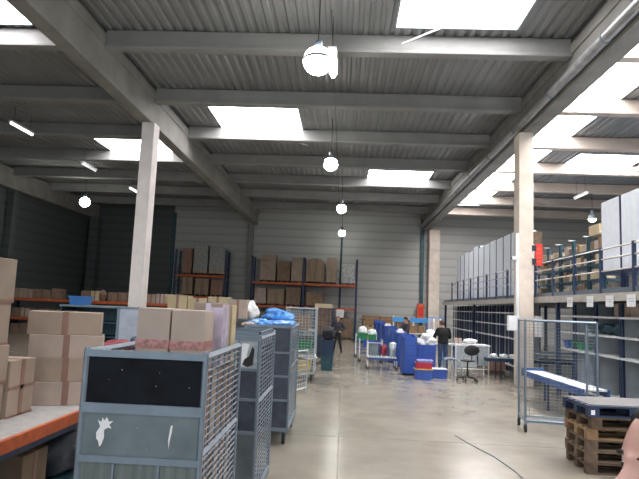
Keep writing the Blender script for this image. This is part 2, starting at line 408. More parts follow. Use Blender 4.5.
def rollcage(label, x0, x1, y0, y1, h, panels=None, rails=(), side=(7, 34), frame='galv', rz=0, wire=.006, back=True, midrail=None, front=None, deck='sheet', left=True):
    w, d = x1-x0, y1-y0
    t = thing('roll_container', label, 'cage trolley', ((x0+x1)/2, (y0+y1)/2, 0), rz)
    wheel_set(t, w, d)
    MB().box(-w/2, w/2, -d/2, d/2, .19, .23).build('base', deck, t)
    for sx in (-1, 1):
        for sy in (-1, 1):
            MB().tube((sx*(w/2-.016), sy*(d/2-.016), .19), (sx*(w/2-.016), sy*(d/2-.016), h), .018, 8).ball((sx*(w/2-.016), sy*(d/2-.016), h), .018, n=8, m=6).build('post', frame, t)
    for sx in ((-1, 1) if left else (1,)):
        c = sx*(w/2-.016)
        g = MB(); grid(g, 'x', c, -d/2+.02, d/2-.02, .25, h-.02, side[0], side[1], wire)
        g.bar((c, -d/2+.02, h-.02), (c, d/2-.02, h-.02), .03).bar((c, -d/2+.02, .26), (c, d/2-.02, .26), .03)
        if midrail: g.bar((c, -d/2+.02, midrail), (c, d/2-.02, midrail), .028)
        g.build('side_panel', frame, t)
    if back:
        g = MB(); c = d/2-.016
        grid(g, 'y', c, -w/2+.02, w/2-.02, .25, h-.02, 7, 14, wire)
        g.bar((-w/2+.02, c, h-.02), (w/2-.02, c, h-.02), .028)
        g.build('back_panel', frame, t)
    c = -d/2+.016
    if panels:
        for z0, z1, m in panels: MB().box(-w/2+.03, w/2-.03, c-.004, c+.006, z0, z1).build('front_panel', m, t)
    if front:
        g = MB(); grid(g, 'y', c, -w/2+.02, w/2-.02, .25, h-.02, front[0], front[1], wire)
        g.bar((-w/2+.02, c, h-.02), (w/2-.02, c, h-.02), .028); g.build('front_mesh', frame, t)
    for z0, z1 in rails: MB().box(-w/2+.015, w/2-.015, c-.018, c+.014, z0, z1).build('cross_rail', frame, t)
    return t
# cage A
A = rollcage('nearest tall galvanised cage trolley with a black upper panel and torn white label', -1.495, -.765, 3.31, 4.43, 1.70,
    panels=[(1.40, 1.665, 'dark'), (1.11, 1.35, 'sheet'), (.24, 1.075, 'sheet_low')],
    rails=[(1.66, 1.70), (1.345, 1.40), (1.072, 1.11), (.19, .24)], midrail=1.13, side=(6, 34), wire=.009)
for xx in (-.14, .12):
    MB().box(xx-.006, xx+.006, -.56, -.552, .25, 1.07).build('panel_seam', 'galv', A)
# torn label
r = random.Random(5)
pts = [(0, .0), (.02, .05), (.015, .10), (.045, .115), (.075, .11), (.055, .135), (.085, .16), (.05, .155), (.03, .185), (.01, .16), (-.005, .18), (-.015, .15), (-.045, .165), (-.02, .12), (-.05, .08), (-.045, .04), (-.03, .03), (-.015, -.01)]
m_ = MB(); m_.add([(a*.7, 0, b*.85) for a, b in pts], [tuple(range(len(pts)))])
m_.build('torn_label', 'paper', A, loc=(-.22, -.552, 1.165))
pts = [(0, 0), (.004, .05), (.012, .09), (.016, .135), (.004, .13), (.0, .10), (-.006, .05)]
m_ = MB(); m_.add([(a, 0, b) for a, b in pts], [tuple(range(len(pts)))]); m_.build('white_scuff', 'paper', A, loc=(.17, -.552, 1.16))
m_ = MB()
for k in range(9):
    a, b = r.uniform(-.3, .3), r.uniform(1.15, 1.63); s_ = r.uniform(.0015, .003)
    m_.add([(a-s_, -.5525, b), (a, -.5525, b-s_), (a+s_, -.5525, b), (a, -.5525, b+s_)], [(0, 1, 2, 3)])
m_.build('speckles', 'paper', A)['kind'] = 'stuff'
# contents of A
lv = ['bottom', 'middle', 'upper']
for i in range(3):
    for j in range(2):
        carton('cardboard carton inside the nearest cage, %s layer, %s half' % (lv[i], ('front', 'rear')[j]), -1.13, 3.62+j*.53, .231+i*.444, .62, .50, .44, 'card_dark' if (i+j) % 2 else 'card', tp='x')
carton('tall pinkish carton on the nearest cage load, left of the front pair', -1.17, 3.66, 1.564, .205, .26, .385, 'card_pink', 'tape_red', tp='h')
carton('tall pinkish carton on the nearest cage load, right of the front pair', -.955, 3.66, 1.564, .205, .26, .380, 'card_pink', 'tape_red', tp='h')
o = carton('carton wrapped in shiny lilac film behind the front pair', -.925, 4.06, 1.564, .20, .28, .43, 'card', 'wrap_lilac', tp='v')
MB().box(.02, .105, -.146, -.141, .0, .40).box(.101, .106, -.14, .05, .02, .42).build('plastic_film', 'wrap_lilac', o)
carton('plain brown carton at the rear right of the nearest cage', -.895, 4.31, 1.564, .16, .16, .42, 'card_yel', tape=None)
# cage B
B = rollcage('second cage trolley from the front, with a black and white poster in its front', -1.46, -.74, 5.31, 6.43, 1.70,
    panels=[(1.41, 1.66, 'galv_l'), (1.14, 1.385, 'dark2'), (.85, 1.115, 'dark2'), (.24, .82, 'sheet')],
    rails=[(1.66, 1.70), (1.385, 1.41), (1.115, 1.14), (.82, .85), (.19, .24)], midrail=1.1, side=(7, 36))
m_ = MB(); pts = [(0, 0), (.11, -.01), (.10, .10), (.12, .2), (.03, .21), (.01, .12)]
m_.add([(a, 0, b) for a, b in pts], [tuple(range(6))]); m_.build('poster', 'paper', B, loc=(.13, -.552, 1.43))
m_ = MB(); pts = [(0, 0), (.05, -.02), (.10, .0), (.11, .14), (.09, .17), (.06, .08), (.02, .05)]
m_.add([(a, 0, b) for a, b in pts], [tuple(range(7))]); m_.build('poster_print', 'black', B, loc=(.19, -.554, 1.44))
# open grey bin on top of B
tb = thing('open_bin', 'grey open bin resting on top of the second cage trolley', 'bin', (-1.09, 5.85, 1.60))
m_ = MB(); m_.box(-.32, .32, -.45, .45, 0, .02)
for q in ((-.33, -.31, -.46, .46), (.31, .33, -.46, .46), (-.33, .33, -.46, -.44), (-.33, .33, .44, .46)): m_.box(*q, 0, .14)
m_.build('bin_shell', 'galv', tb); MB().box(-.3, .3, -.43, .43, .02, .10).build('dark_fill', 'dark', tb)  # near-black block filling the inside of the open bin
sack('black bag lying on the second cage trolley', -1.28, 6.15, 1.70, .10, .12, .13, 'black', seed=9)
# cage C
C_ = rollcage('third cage trolley from the front, with four slate-coloured front panels', -1.44, -.73, 8.46, 9.80, 1.70,
    panels=[(1.32, 1.66, 'dark2'), (.98, 1.29, 'dark2'), (.64, .95, 'dark2'), (.24, .61, 'dark2')],
    rails=[(1.66, 1.70), (1.29, 1.32), (.95, .98), (.61, .64), (.19, .24)], midrail=1.1, side=(7, 30), wire=.007)
MB().box(-.34, .34, -.65, .65, 1.58, 1.61).build('top_shelf', 'sheet', C_)
for i, (xx, yy, sx, sy, sz, rz) in enumerate(((-1.28, 8.85, .17, .30, .085, .5), (-.98, 9.0, .15, .34, .08, .7), (-1.08, 9.45, .28, .14, .11, -.5))):
    o = sack('crumpled bright blue plastic film bundle on the third cage, %s' % ('left', 'front right', 'rear')[i], xx, yy, 1.615 + (.1 if i == 2 else 0), sx, sy, sz, 'film_blue', 'plastic_film_bundle', 'plastic film', seed=20+i, jit=.16)
    o.rotation_euler.z = rz
sack('pale pink folded cloth between the second and third cages', -1.38, 8.65, 1.615, .12, .08, .06, 'card_pink', 'folded_cloth', 'cloth', seed=31)
# cage D open mesh with goods
D = rollcage('open wire mesh cage trolley holding green, white and yellow goods', -1.55, -.72, 15.6, 16.7, 1.95, front=(9, 22), rails=[(1.2, 1.23), (.19, .24)], side=(7, 20), frame='galv_l', wire=.008)
MB().box(-.4, .4, -.5, .5, .78, .81).build('shelf', 'galv_l', D); MB().box(-.4, .4, -.5, .5, 1.30, 1.33).build('shelf', 'galv_l', D)
def tote(label, x, y, z, w, d, h, m, rim=None, lid=None, rz=0, group=None, name='plastic_tote', cat='crate', fill=None):
    t = thing(name, label, cat, (x, y, z), rz, group); tp = min(w, d)*.06; th = .012
    s = MB(); s.box(-w/2, w/2, -d/2, d/2, 0, .015, 0)
    s.v = []; s.f = []
    s.box(-w/2+tp, w/2-tp, -d/2+tp, d/2-tp, 0, .015)
    # four tapered walls
    o = [(-w/2, -d/2), (w/2, -d/2), (w/2, d/2), (-w/2, d/2)]; b = [(-w/2+tp, -d/2+tp), (w/2-tp, -d/2+tp), (w/2-tp, d/2-tp), (-w/2+tp, d/2-tp)]
    k = 1-2*th/min(w, d)
    vs = [(a, c, 0) for a, c in b]+[(a, c, h) for a, c in o]+[(a*k, c*k, h) for a, c in o]+[(a*k, c*k, .015) for a, c in b]
    fs = []
    for i in range(4):
        j = (i+1) % 4; fs += [(i, j, 4+j, 4+i), (4+i, 4+j, 8+j, 8+i), (8+i, 8+j, 12+j, 12+i)]
    s.add(vs, fs); s.build('tub', m, t)
    g = MB()
    for q in ((-w/2-.015, w/2+.015, -d/2-.015, -d/2), (-w/2-.015, w/2+.015, d/2, d/2+.015), (-w/2-.015, -w/2, -d/2, d/2), (w/2, w/2+.015, -d/2, d/2)): g.box(*q, h-.03, h)
    g.build('rim', rim or m, t)
    if lid: MB().box(-w/2-.01, w/2+.01, -d/2-.01, d/2+.01, h, h+.025).build('lid', lid, t, bevel=.006)
    if fill: MB().box(-w/2+tp+.01, w/2-tp-.01, -d/2+tp+.01, d/2-tp-.01, .02, h*.85).build('contents', fill, t)
    return t
tote('yellow crate at the bottom of the mesh cage trolley', -1.13, 16.1, .232, .6, .7, .28, 'yellow')
sack('white bag above the yellow crate in the mesh cage', -1.0, 15.95, .55, .3, .25, .1, 'bag', seed=40)
tote('green crate on the middle shelf of the mesh cage', -1.13, 16.1, .815, .62, .7, .24, 'green')
carton('brown carton on the upper shelf of the mesh cage', -1.2, 16.15, 1.335, .5, .6, .4, 'card_dark')
D2 = rollcage('cage trolley full of dark goods behind the open mesh cage', -1.05, -.35, 20.2, 21.4, 1.95, front=(5, 8), side=(5, 10), frame='navy', wire=.012)
carton('dark carton filling the lower half of the farther cage trolley', -.7, 20.8, .232, .55, .9, .8, 'dark2', tape=None)
carton('dark brown carton filling the upper half of the farther cage trolley', -.7, 20.8, 1.04, .55, .9, .85, 'card_dark', tape=None)
carton('flat orange-lit carton on top of the farther cage trolley', -.7, 20.7, 1.96, .6, .8, .14, 'card_yel', tape=None)
t = tote('teal crate beside the mesh cage', -.45, 18.6, .0, .4, .6, .5, 'teal', name='plastic_crate')
tote('blue crate standing on the teal crate beside the mesh cage', -.45, 18.6, .505, .4, .6, .45, 'navy')
sack('dark coat heaped on the blue crate near the standing woman', -.45, 18.6, .96, .2, .25, .22, 'jacket_g', 'coat', 'coat', seed=44)
# second mesh frame (gate) in front of D
g = thing('mesh_gate', 'low open wire mesh gate standing in front of the mesh cage', 'gate', (-.93, 13.4, 0), 1.2)
m_ = MB(); grid(m_, 'y', 0, -.35, .35, .1, .95, 6, 8, .008); m_.build('mesh', 'galv_l', g)
MB().bar((-.35, 0, .0), (-.35, 0, .97), .03).bar((.35, 0, .0), (.35, 0, .97), .03).bar((-.35, 0, .96), (.35, 0, .96), .03).bar((-.35, 0, .1), (.35, 0, .1), .03).build('frame', 'galv_l', g)

# ------------------------------------------------------------------ left middle ground
t = thing('dark_cabinet', 'dark shelving cabinet behind the block of cartons', 'cabinet', (-4.45, 10.3, 0))
MB().box(-.55, .55, .28, .30, 0, 1.82).box(-.55, -.53, -.3, .3, 0, 1.82).box(.53, .55, -.3, .3, 0, 1.82).build('carcass', 'teal', t)
for z in (.1, .5, .9, 1.3, 1.55): MB().box(-.53, .53, -.3, .28, z, z+.02).build('shelf', 'teal', t)
MB().box(-.57, .57, -.31, .31, 1.82, 1.85).build('top', 'sheet', t)
MB().box(-.5, .5, -.24, .26, .12, .45).box(-.5, .4, -.24, .26, .92, 1.25).build('stored_goods', 'dark', t)
tote('bright blue open tote on top of the dark cabinet', -4.72, 10.15, 1.85, .31, .26, .16, 'tote_blue', name='plastic_tote')
t = thing('clear_container', 'tall clear-sided galvanised container left of the pinkish cartons', 'container', (-3.06, 9.1, 0))
for sx in (-.37, .37):
    for sy in (-.4, .4): MB().box(sx-.02, sx+.02, sy-.02, sy+.02, 0, 1.86).build('post', 'galv', t)
MB().box(-.36, .36, -.41, -.40, .5, 1.84).build('front_sheet', 'glassbin', t)
MB().box(-.36, .36, .40, .41, .2, 1.84).box(-.38, -.37, -.39, .39, .2, 1.84).build('back_sheet', 'galv', t)
MB().box(-.36, .36, -.39, .39, .2, .24).build('base', 'galv', t)
MB().box(-.38, .38, -.42, -.38, 1.84, 1.87).box(-.38, .38, .38, .42, 1.84, 1.87).build('top_rail', 'galv', t)
sack('purple-blue bag in the top of the clear-sided container', -3.11, 9.1, 1.3, .28, .3, .22, 'lilac', seed=50)
sack('white bag low in the clear-sided container', -3.01, 8.98, .245, .3, .28, .5, 'bag', seed=51)
t = thing('storage_table', 'low dark table behind the near cartons carrying maroon bags', 'table', (-3.0, 7.45, 0))
MB().box(-.6, .6, -.4, .4, 1.28, 1.32).build('table_top', 'sheet', t)
for sx in (-.56, .56):
    for sy in (-.36, .36): MB().box(sx-.02, sx+.02, sy-.02, sy+.02, 0, 1.28).build('leg', 'galv', t)
sack('dark maroon bag between the cartons and the clear-sided container', -2.85, 7.3, 1.32, .22, .2, .08, 'maroon', seed=52)
sack('navy bag lying on the low dark table', -2.6, 7.5, 1.32, .16, .2, .10, 'navy', seed=53)

# ------------------------------------------------------------------ pallet racks
def rack(label, xs, y0, depth, h, beams, name='pallet_rack', up='navy', deck=True, foot=0):
    x0, x1 = xs[0], xs[-1]; cx = (x0+x1)/2
    t = thing(name, label, 'rack', (cx, y0+depth/2, 0)); D_ = depth/2
    for x in xs:
        m = MB(); x -= cx
        for y in (-D_, D_): m.box(x-.06, x+.06, y-.05, y+.05, 0, h)
        z = .3
        while z < h-.6: m.bar((x, -D_, z), (x, D_, z+.5), .04); m.bar((x, -D_, z), (x, D_, z), .04); z += .9
        m.build('upright_frame', up, t)
    for z in beams:
        for a, b in zip(xs, xs[1:]):
            for y in (-D_-.05, D_+.01): MB().box(a-cx+.05, b-cx-.05, y, y+.05, z-.13, z).build('beam', 'orange', t)
            if deck: MB().box(a-cx+.05, b-cx-.05, -D_, D_, z-.03, z-.005).build('deck', 'wood_dark', t)
    return t
rack('tall navy and orange pallet rack on the back wall, left one behind the column', [-11.0, -7.7], 36.7, 1.0, 5.35, [2.35, 3.72])
rack('tall wide orange-beamed pallet rack in the centre of the back wall', [-5.95, -2.6, .80], 36.7, 1.0, 5.1, [1.95, 3.45])
rack('long low orange-beamed rack crossing the dark left bay', [-17.3, -14.0, -10.8, -7.7], 29.0, 1.0, 1.9, [.85, 1.82])
def load(label, xa, xb, z, h, m, wrap=None, y=37.15, d=.9, rnd=False, cat='pallet load', group=None):
    cx = (xa+xb)/2; w = xb-xa
    t = thing('pallet_load', label, cat, (cx, y, z), group=group)
    p = MB()
    for k in range(5): a = -w/2+w*k/5; p.box(a+.01, a+w/5-.01, -d/2, d/2, .10, .12)
    for a in (-w/2, -.05, w/2-.1): p.box(a, a+.1, -d/2, d/2, 0, .10)
    p.build('pallet', 'wood_old', t)
    if rnd:
        n = 8; g = MB(); prof = [(-w/2, .12), (w/2, .12), (w/2, h-.35), (w/2*.8, h-.1), (w/2*.4, h), (-w/2*.4, h), (-w/2*.8, h-.1), (-w/2, h-.35)]
        g.add([(a, -d/2, b) for a, b in prof]+[(a, d/2, b) for a, b in prof], [tuple(range(8)), tuple(range(15, 7, -1))]+[(i+8, (i+1) % 8+8, (i+1) % 8, i) for i in range(8)])
        g.build('goods', m, t, bevel=.03)
    else:
        g = MB(); nz = max(2, int(h/.4)); hh = (h-.12)/nz
        for i in range(nz):
            o = random.uniform(-.015, .015)
            g.box(-w/2+.01+o, -.004+o, -d/2+.01, d/2-.01, .12+i*hh, .12+(i+1)*hh-.008).box(.004+o, w/2-.01+o, -d/2+.01, d/2-.01, .12+i*hh, .12+(i+1)*hh-.008)
        g.build('goods', m, t)
    if wrap:
        g = MB().box(-w/2-.01, w/2+.01, -d/2-.01, d/2+.01, .3, h+.01); g.build('wrapping', wrap, t, bevel=.03)
    return t
def X37(px): return (px-343)/571*36.7
# rack A loads
load('upright reddish bundle at the left of the upper level of the left rack', -10.55, -9.95, 3.72, 1.72, 'card_red')
load('film-wrapped pallet load in the middle of the left rack\'s upper level', -9.82, -8.92, 3.72, 1.95, 'card', 'wrap')
load('film-wrapped pallet load at the right of the left rack\'s upper level', -8.80, -7.78, 3.72, 1.80, 'card', 'wrap')
load('brown load on the left rack\'s lower level, left', -10.5, -9.8, 2.35, 1.2, 'card_str')
load('striped brown load on the left rack\'s lower level, middle', -9.65, -8.75, 2.35, 1.15, 'card_str')
load('brown load on the left rack\'s lower level, right', -8.6, -7.8, 2.35, 1.1, 'card_red')
# rack B loads
load('tall brown carton stack first from the left on the centre rack\'s upper level', -5.45, -4.45, 3.45, 1.78, 'card', )
load('shorter brown carton stack second from the left on the centre rack\'s upper level', -4.3, -3.5, 3.45, 1.35, 'card_dark')
load('tall brown carton stack third from the left on the centre rack\'s upper level', -3.42, -2.7, 3.45, 1.65, 'card')
load('rounded striped bundle wrapped in dark film on the centre rack', -2.48, -1.28, 3.45, 1.6, 'card_str', rnd=True)
load('narrow tall carton stack beside the rounded bundle on the centre rack', -1.15, -.50, 3.45, 1.72, 'card')
load('whitish clear-wrapped pallet load at the right end of the centre rack', -.18, .68, 3.45, 1.32, 'wrap_white', 'wrap_white')
load('pale pinkish cartons at the left of the centre rack\'s lower level', -5.75, -5.0, 1.95, 1.1, 'card_pink')
load('brown cartons second on the centre rack\'s lower level', -4.9, -3.8, 1.95, 1.05, 'card_str')
load('brown cartons third on the centre rack\'s lower level', -3.7, -2.75, 1.95, 1.2, 'card_dark')
load('dark brown cartons right of the middle post on the lower level', -2.4, -1.3, 1.95, .95, 'card_dark')
load('low brown goods under the right end of the centre rack, on the floor', -.25, .65, 0, 1.35, 'card_dark')
load('brown goods on the floor under the left bay of the centre rack', -5.6, -4.5, 0, 1.5, 'card_dark')
load('brown goods on the floor under the middle of the centre rack', -2.3, -1.2, 0, 1.45, 'card')
# long low rack cartons
mats = ['card', 'card_pink', 'card_yel', 'card_dark', 'card']
for lvl, (z, hb) in enumerate(((1.82, .50), (.85, .46), (.0, .55))):
    x = -17.15
    while x < -8.3:
        w = random.uniform(.42, .58); h = hb+random.uniform(-.06, .04)
        if not any(abs(x+w/2-u) < .36 for u in (-14.0, -10.8)) and not (lvl == 0 and -13.0 < x < -12.6):
            carton('small carton in the row on the %s level of the long low orange rack' % ('upper', 'lower', 'floor')[lvl], x+w/2, 29.3+.15, z, w-.03, .6, h, random.choice(mats) if lvl < 2 else 'card_dark', tape='tape', group='cartons on the %s level of the long low rack' % ('upper', 'lower', 'floor')[lvl])
        x += w
sack('dark bundle standing in the gap in the row of cartons on the long low rack', -12.55, 29.4, 1.82, .22, .2, .3, 'card_red', 'fabric_bundle', 'bundle', seed=60)
# yellowish cartons seen above the film-wrapped carton
t = thing('storage_table', 'long grey table behind the second cage, loaded with pale cartons', 'table', (-3.2, 13.2, 0))
MB().box(-1.0, 1.3, -.4, .4, 1.62, 1.66).build('table_top', 'sheet', t)
for sx in (-.95, 1.25):
    for sy in (-.36, .36): MB().box(sx-.025, sx+.025, sy-.025, sy+.025, 0, 1.62).build('leg', 'galv', t)
for k in range(4):
    carton('pale yellowish carton on the long grey table behind the pinkish cartons', -3.75+k*.46, 13.1, 1.661, .44, .5, .46-.04*(k % 2), 'card_yel' if k != 3 else 'card_pink', group='pale cartons on the long grey table')
sack('whitish crumpled bag at the right end of the long grey table', -2.1, 13.15, 1.661, .16, .2, .2, 'bag', seed=61)

# ------------------------------------------------------------------ centre back: crates, sign, hose
s = thing('paper_sign', 'white sheet sign hanging from the lower beam of the centre rack', 'sign', (-.18, 36.55, 1.36))
MB().box(-.24, .24, -.01, .01, 0, .50).build('sheet', 'paper', s)
m_ = MB()
for k, (a, b) in enumerate(((-.14, .10), (-.16, .14), (-.1, .16))): m_.box(a, b, -.014, -.01, .14+k*.1, .165+k*.1)
m_.build('faint_print', 'galv_l', s); MB().tube((-.2, 0, .5), (-.2, 0, .47), .01, 5).build('clip', 'galv', s)
def crate(label, x, y, z, w, d, h, m='wood', slats=3):
    t = thing('wooden_crate', label, 'crate', (x, y, z))
    p = MB()
    for a in (-w/2, -.05, w/2-.1): p.box(a, a+.1, -d/2, d/2, 0, .1)
    p.build('feet', 'wood_dark', t)
    q = MB(); hh = (h-.1)/slats
    for k in range(slats): q.box(-w/2, w/2, -d/2, d/2, .1+k*hh, .1+(k+1)*hh-.015)
    q.build('boarding', m, t)
    e = MB()
    for a in (-w/2, w/2-.08): e.box(a, a+.08, -d/2-.02, -d/2, .1, h)
    e.build('batten', 'wood_or', t)
crate('pale wooden crate on the floor by the back wall, left one', 1.75, 36.6, 0, 1.0, 1.0, .86)
crate('pale wooden crate on the floor by the back wall, right one', 2.82, 36.6, 0, 1.0, 1.0, .86)
crate('orange-brown wooden crate on top of the left pale crate', 1.75, 36.6, .861, 1.0, 1.0, .72, 'wood_or')
crate('orange-brown wooden crate on top of the right pale crate', 2.82, 36.6, .861, 1.0, 1.0, .70, 'wood_or')
crate('dark wooden crate at the right end of the crates by the back wall', 3.85, 36.6, 0, .9, 1.0, 1.4, 'wood_old')
t = thing('hose_cabinet', 'red-orange fire hose box on the pale wall column', 'fire hose', (5.05, 37.9, 1.45))
MB().box(-.22, .22, -.12, .12, 0, 1.0).build('box', 'redor', t, bevel=.01); MB().box(-.16, .16, -.14, -.12, .2, .8).build('door', 'red', t)
t = thing('pallet_truck', 'dark hand pallet truck parked at the right end of the centre rack', 'pallet truck', (1.05, 33.6, 0), .2)
MB().box(-.27, -.12, -.1, 1.0, .05, .12).box(.12, .27, -.1, 1.0, .05, .12).box(-.27, .27, -.3, -.1, .05, .4).build('forks', 'teal', t)
MB().tube((0, -.25, .35), (0, -.45, 1.35), .03, 8).tube((-.18, -.46, 1.38), (.18, -.46, 1.38), .025, 8).build('handle', 'black', t)
MB().tube((-.08, -.22, .09), (.08, -.22, .09), .09, 12).build('wheel', 'rubber', t)

# ------------------------------------------------------------------ sorting area (centre right)
def tallbin(i, x, y, h, label):
    t = thing('tall_blue_bin', label, 'bin', (x, y, 0), .12)
    w, d = (.40, .5) if i == 0 else (.34, .7)
    s = MB()
    # sloped-top side walls
    for sx in (-1, 1):
        a = sx*w/2; b = a-sx*.02
        vs = [(a, -d/2, .05), (a, d/2, .05), (a, d/2, h), (a, -d/2, h*.93), (b, -d/2, .05), (b, d/2, .05), (b, d/2, h), (b, -d/2, h*.93)]
        s.add(vs, [(0, 1, 2, 3), (7, 6, 5, 4), (0, 3, 7, 4), (3, 2, 6, 7), (2, 1, 5, 6), (1, 0, 4, 5)])
    s.box(-w/2, w/2, -d/2, -d/2+.02, .05, h*.93).box(-w/2, w/2, d/2-.02, d/2, .05, h).box(-w/2, w/2, -d/2, d/2, .05, .07)
    s.build('shell', 'blue', t)
    r_ = MB()
    for k in range(3): r_.box(-w/2-.008, w/2+.008, -d/2-.008, -d/2, .3+k*.3, .34+k*.3)
    r_.build('rib', 'blueframe', t)
    MB().tube((-.14, -.2, .03), (.14, -.2, .03), .03, 8).build('wheel', 'rubber', t); MB().tube((-.14, .2, .03), (.14, .2, .03), .03, 8).build('wheel', 'rubber', t)
    MB().box(-w/2+.03, w/2-.03, -d/2+.03, d/2-.03, .07, h*.8).build('contents', 'bag', t)
    return t
bl = ['nearest tall blue bin of the row, in front of the others', 'second tall blue bin of the row', 'third tall blue bin of the row', 'fourth tall blue bin of the row', 'fifth tall blue bin of the row', 'farthest tall blue bin of the row']
by_ = [18.0, 20.6, 22.3, 24.0, 25.8, 27.6]; bx_ = [2.10, 2.08, 1.98, 1.88, 1.80, 1.73]; bh_ = [1.25, 1.28, 1.36, 1.4, 1.44, 1.46]
for i in range(6): tallbin(i, bx_[i], by_[i]+.3, bh_[i], bl[i])
for i in (1, 3): sack('white bag bulging from the %s tall blue bin of the row' % ('second', 'x', 'fourth')[i-1], bx_[i], by_[i]+.35, bh_[i]*.82, .14, .24, .14, 'bag', seed=70+i)
sack('dark maroon sack hanging over the roller cart, in front of the blue bins', 1.45, 19.95, .42, .11, .12, .2, 'maroon', seed=74)
# big blue bin with white bags
t = tote('wide blue bin overflowing with white bags left of the man in black', 2.72, 19.0, .0, .62, .6, .92, 'blue', name='wide_blue_bin', cat='bin')
MB().box(-.26, .26, -.25, .25, .02, .86).build('contents', 'bag', t)
for k, (dx, dz, r_) in enumerate(((-.15, .84, .18), (.12, .88, .2), (.0, 1.02, .17))):
    sack('white plastic bag on the wide blue bin, %s' % ('left', 'right', 'topmost')[k], 2.72+dx, 19.0, dz, r_, .2, r_*.8, 'bag', seed=80+k)
# totes stack
tote('blue tote with a yellow rim, bottom of the stack nearest the camera', 2.43, 17.35, 0, .50, .36, .31, 'blue', rim='yellow')
tote('red tote in the middle of the stack on the blue tote', 2.44, 17.35, .312, .48, .34, .17, 'redpl')
tote('pale lilac-blue tote on top of the red one', 2.47, 17.35, .484, .42, .32, .08, 'lilac')
tote('blue tote with white lid on the floor by the man\'s feet', 2.96, 17.75, 0, .44, .34, .27, 'blue', lid='white')
# roller cart
t = thing('roller_cart', 'low cart with white rollers on a blue frame before the blue bins', 'cart', (1.38, 19.75, -.09))
MB().box(-.52, .48, -.36, -.32, .40, .47).box(-.52, .48, .32, .36, .40, .47).box(-.52, -.48, -.36, .36, .40, .47).box(.44, .48, -.36, .36, .40, .47).build('frame', 'blueframe', t)
for k in range(11):
    a = -.46+k*.088; MB().tube((a, -.31, .48), (a, .31, .48), .030, 8).build('roller', 'white', t, smooth=True)
for sx in (-.5, .46):
    for sy in (-.34, .34):
        MB().tube((sx, sy, .15), (sx, sy, 1.0 if sx < 0 else .45), .018, 8).build('leg', 'white', t)
        MB().tube((sx, sy-.015, .14), (sx, sy+.015, .14), .05, 10).build('wheel', 'rubber', t)
MB().box(-.5, -.12, .345, .35, .47, .88).build('end_panel', 'sheet', t)
MB().tube((-.5, -.34, .94), (-.5, .34, .94), .018, 8).tube((-.5, .34, .92), (.0, .34, .92), .015, 8).build('handle', 'white', t)
t = thing('grey_bin', 'small round grey bin on the right end of the roller cart', 'bin', (1.72, 19.7, .41))
MB().lathe([(0, 0), (.09, 0), (.12, .45), (.105, .45), (.08, .02), (0, .02)], 16).build('shell', 'galv_l', t, smooth=True)
MB().lathe([(0, .50), (.06, .49), (.125, .45), (.125, .43)], 16).build('lid', 'white', t, smooth=True)
# trolleys behind
def trolley(label, x, y, cm, h=.95):
    t = thing('sorting_trolley', label, 'trolley', (x, y, 0))
    for sx in (-.42, .42):
        for sy in (-.28, .28):
            MB().tube((sx, sy, .08), (sx, sy, h), .018, 8).build('leg', 'white', t)
            MB().tube((sx, sy-.015, .06), (sx, sy+.015, .06), .06, 10).build('wheel', 'rubber', t)
    for z in (.3, h-.3): MB().box(-.42, .42, -.28, .28, z, z+.03).build('shelf', 'blueframe', t)
    MB().tube((-.42, -.28, h), (-.42, .28, h), .018, 8).tube((.42, -.28, h), (.42, .28, h), .018, 8).build('handle', 'sky', t)
    return t
trolley('white trolley with a green crate, left of the blue bins', 1.0, 24.2, 'green')
tote('green crate on the left sorting trolley', .85, 24.2, .68, .42, .5, .3, 'green')
tote('second green crate on the left sorting trolley', 1.27, 24.2, .68, .36, .5, .26, 'green')
sack('white bag on the left green crate', .85, 24.2, .9, .2, .2, .18, 'bag', seed=90)
sack('white bag on the second green crate', 1.25, 24.2, .86, .18, .2, .15, 'bag', seed=91)
trolley('white trolley carrying a blue crate, before the green one', 1.1, 22.2, 'blue', .85)
tote('blue crate on the nearer sorting trolley', 1.1, 22.2, .58, .6, .5, .22, 'blue')
# sorting rack with blue top rail
t = thing('sorting_rack', 'white-posted sorting rack with a bright blue top panel behind the bins', 'rack', (3.0, 24.5, 0))
for sx in (-.85, 0, .85): MB().box(sx-.025, sx+.025, -.03, .03, 0, 1.75).build('post', 'white', t)
MB().box(-.9, -.42, -.05, .05, 1.50, 1.68).box(-.15, .6, -.05, .05, 1.50, 1.68).build('top_panel', 'sky', t)
MB().box(-.87, .87, -.25, .25, 1.02, 1.05).build('shelf', 'white', t); MB().box(-.87, .87, -.25, .25, .55, .58).build('shelf', 'white', t)
carton('orange-brown carton on the sorting rack, left', 2.95, 24.5, 1.051, .3, .3, .3, 'wood_or', tape=None)
carton('orange-brown carton on the sorting rack, right', 3.3, 24.5, 1.051, .25, .3, .3, 'wood_or', tape=None)
tote('green crate on the middle shelf of the sorting rack', 3.05, 24.4, .58, .6, .4, .3, 'green')
t = thing('garment_rail', 'light blue clothes rail hung with pale garments beside the sorting rack', 'rail', (3.7, 23.2, 0))
MB().tube((-.3, 0, 0), (-.3, 0, 1.75), .02, 8).tube((.3, 0, 0), (.3, 0, 1.75), .02, 8).tube((-.3, 0, 1.74), (.3, 0, 1.74), .02, 8).box(-.32, -.28, -.25, .25, 0, .04).box(.28, .32, -.25, .25, 0, .04).build('frame', 'sky', t)
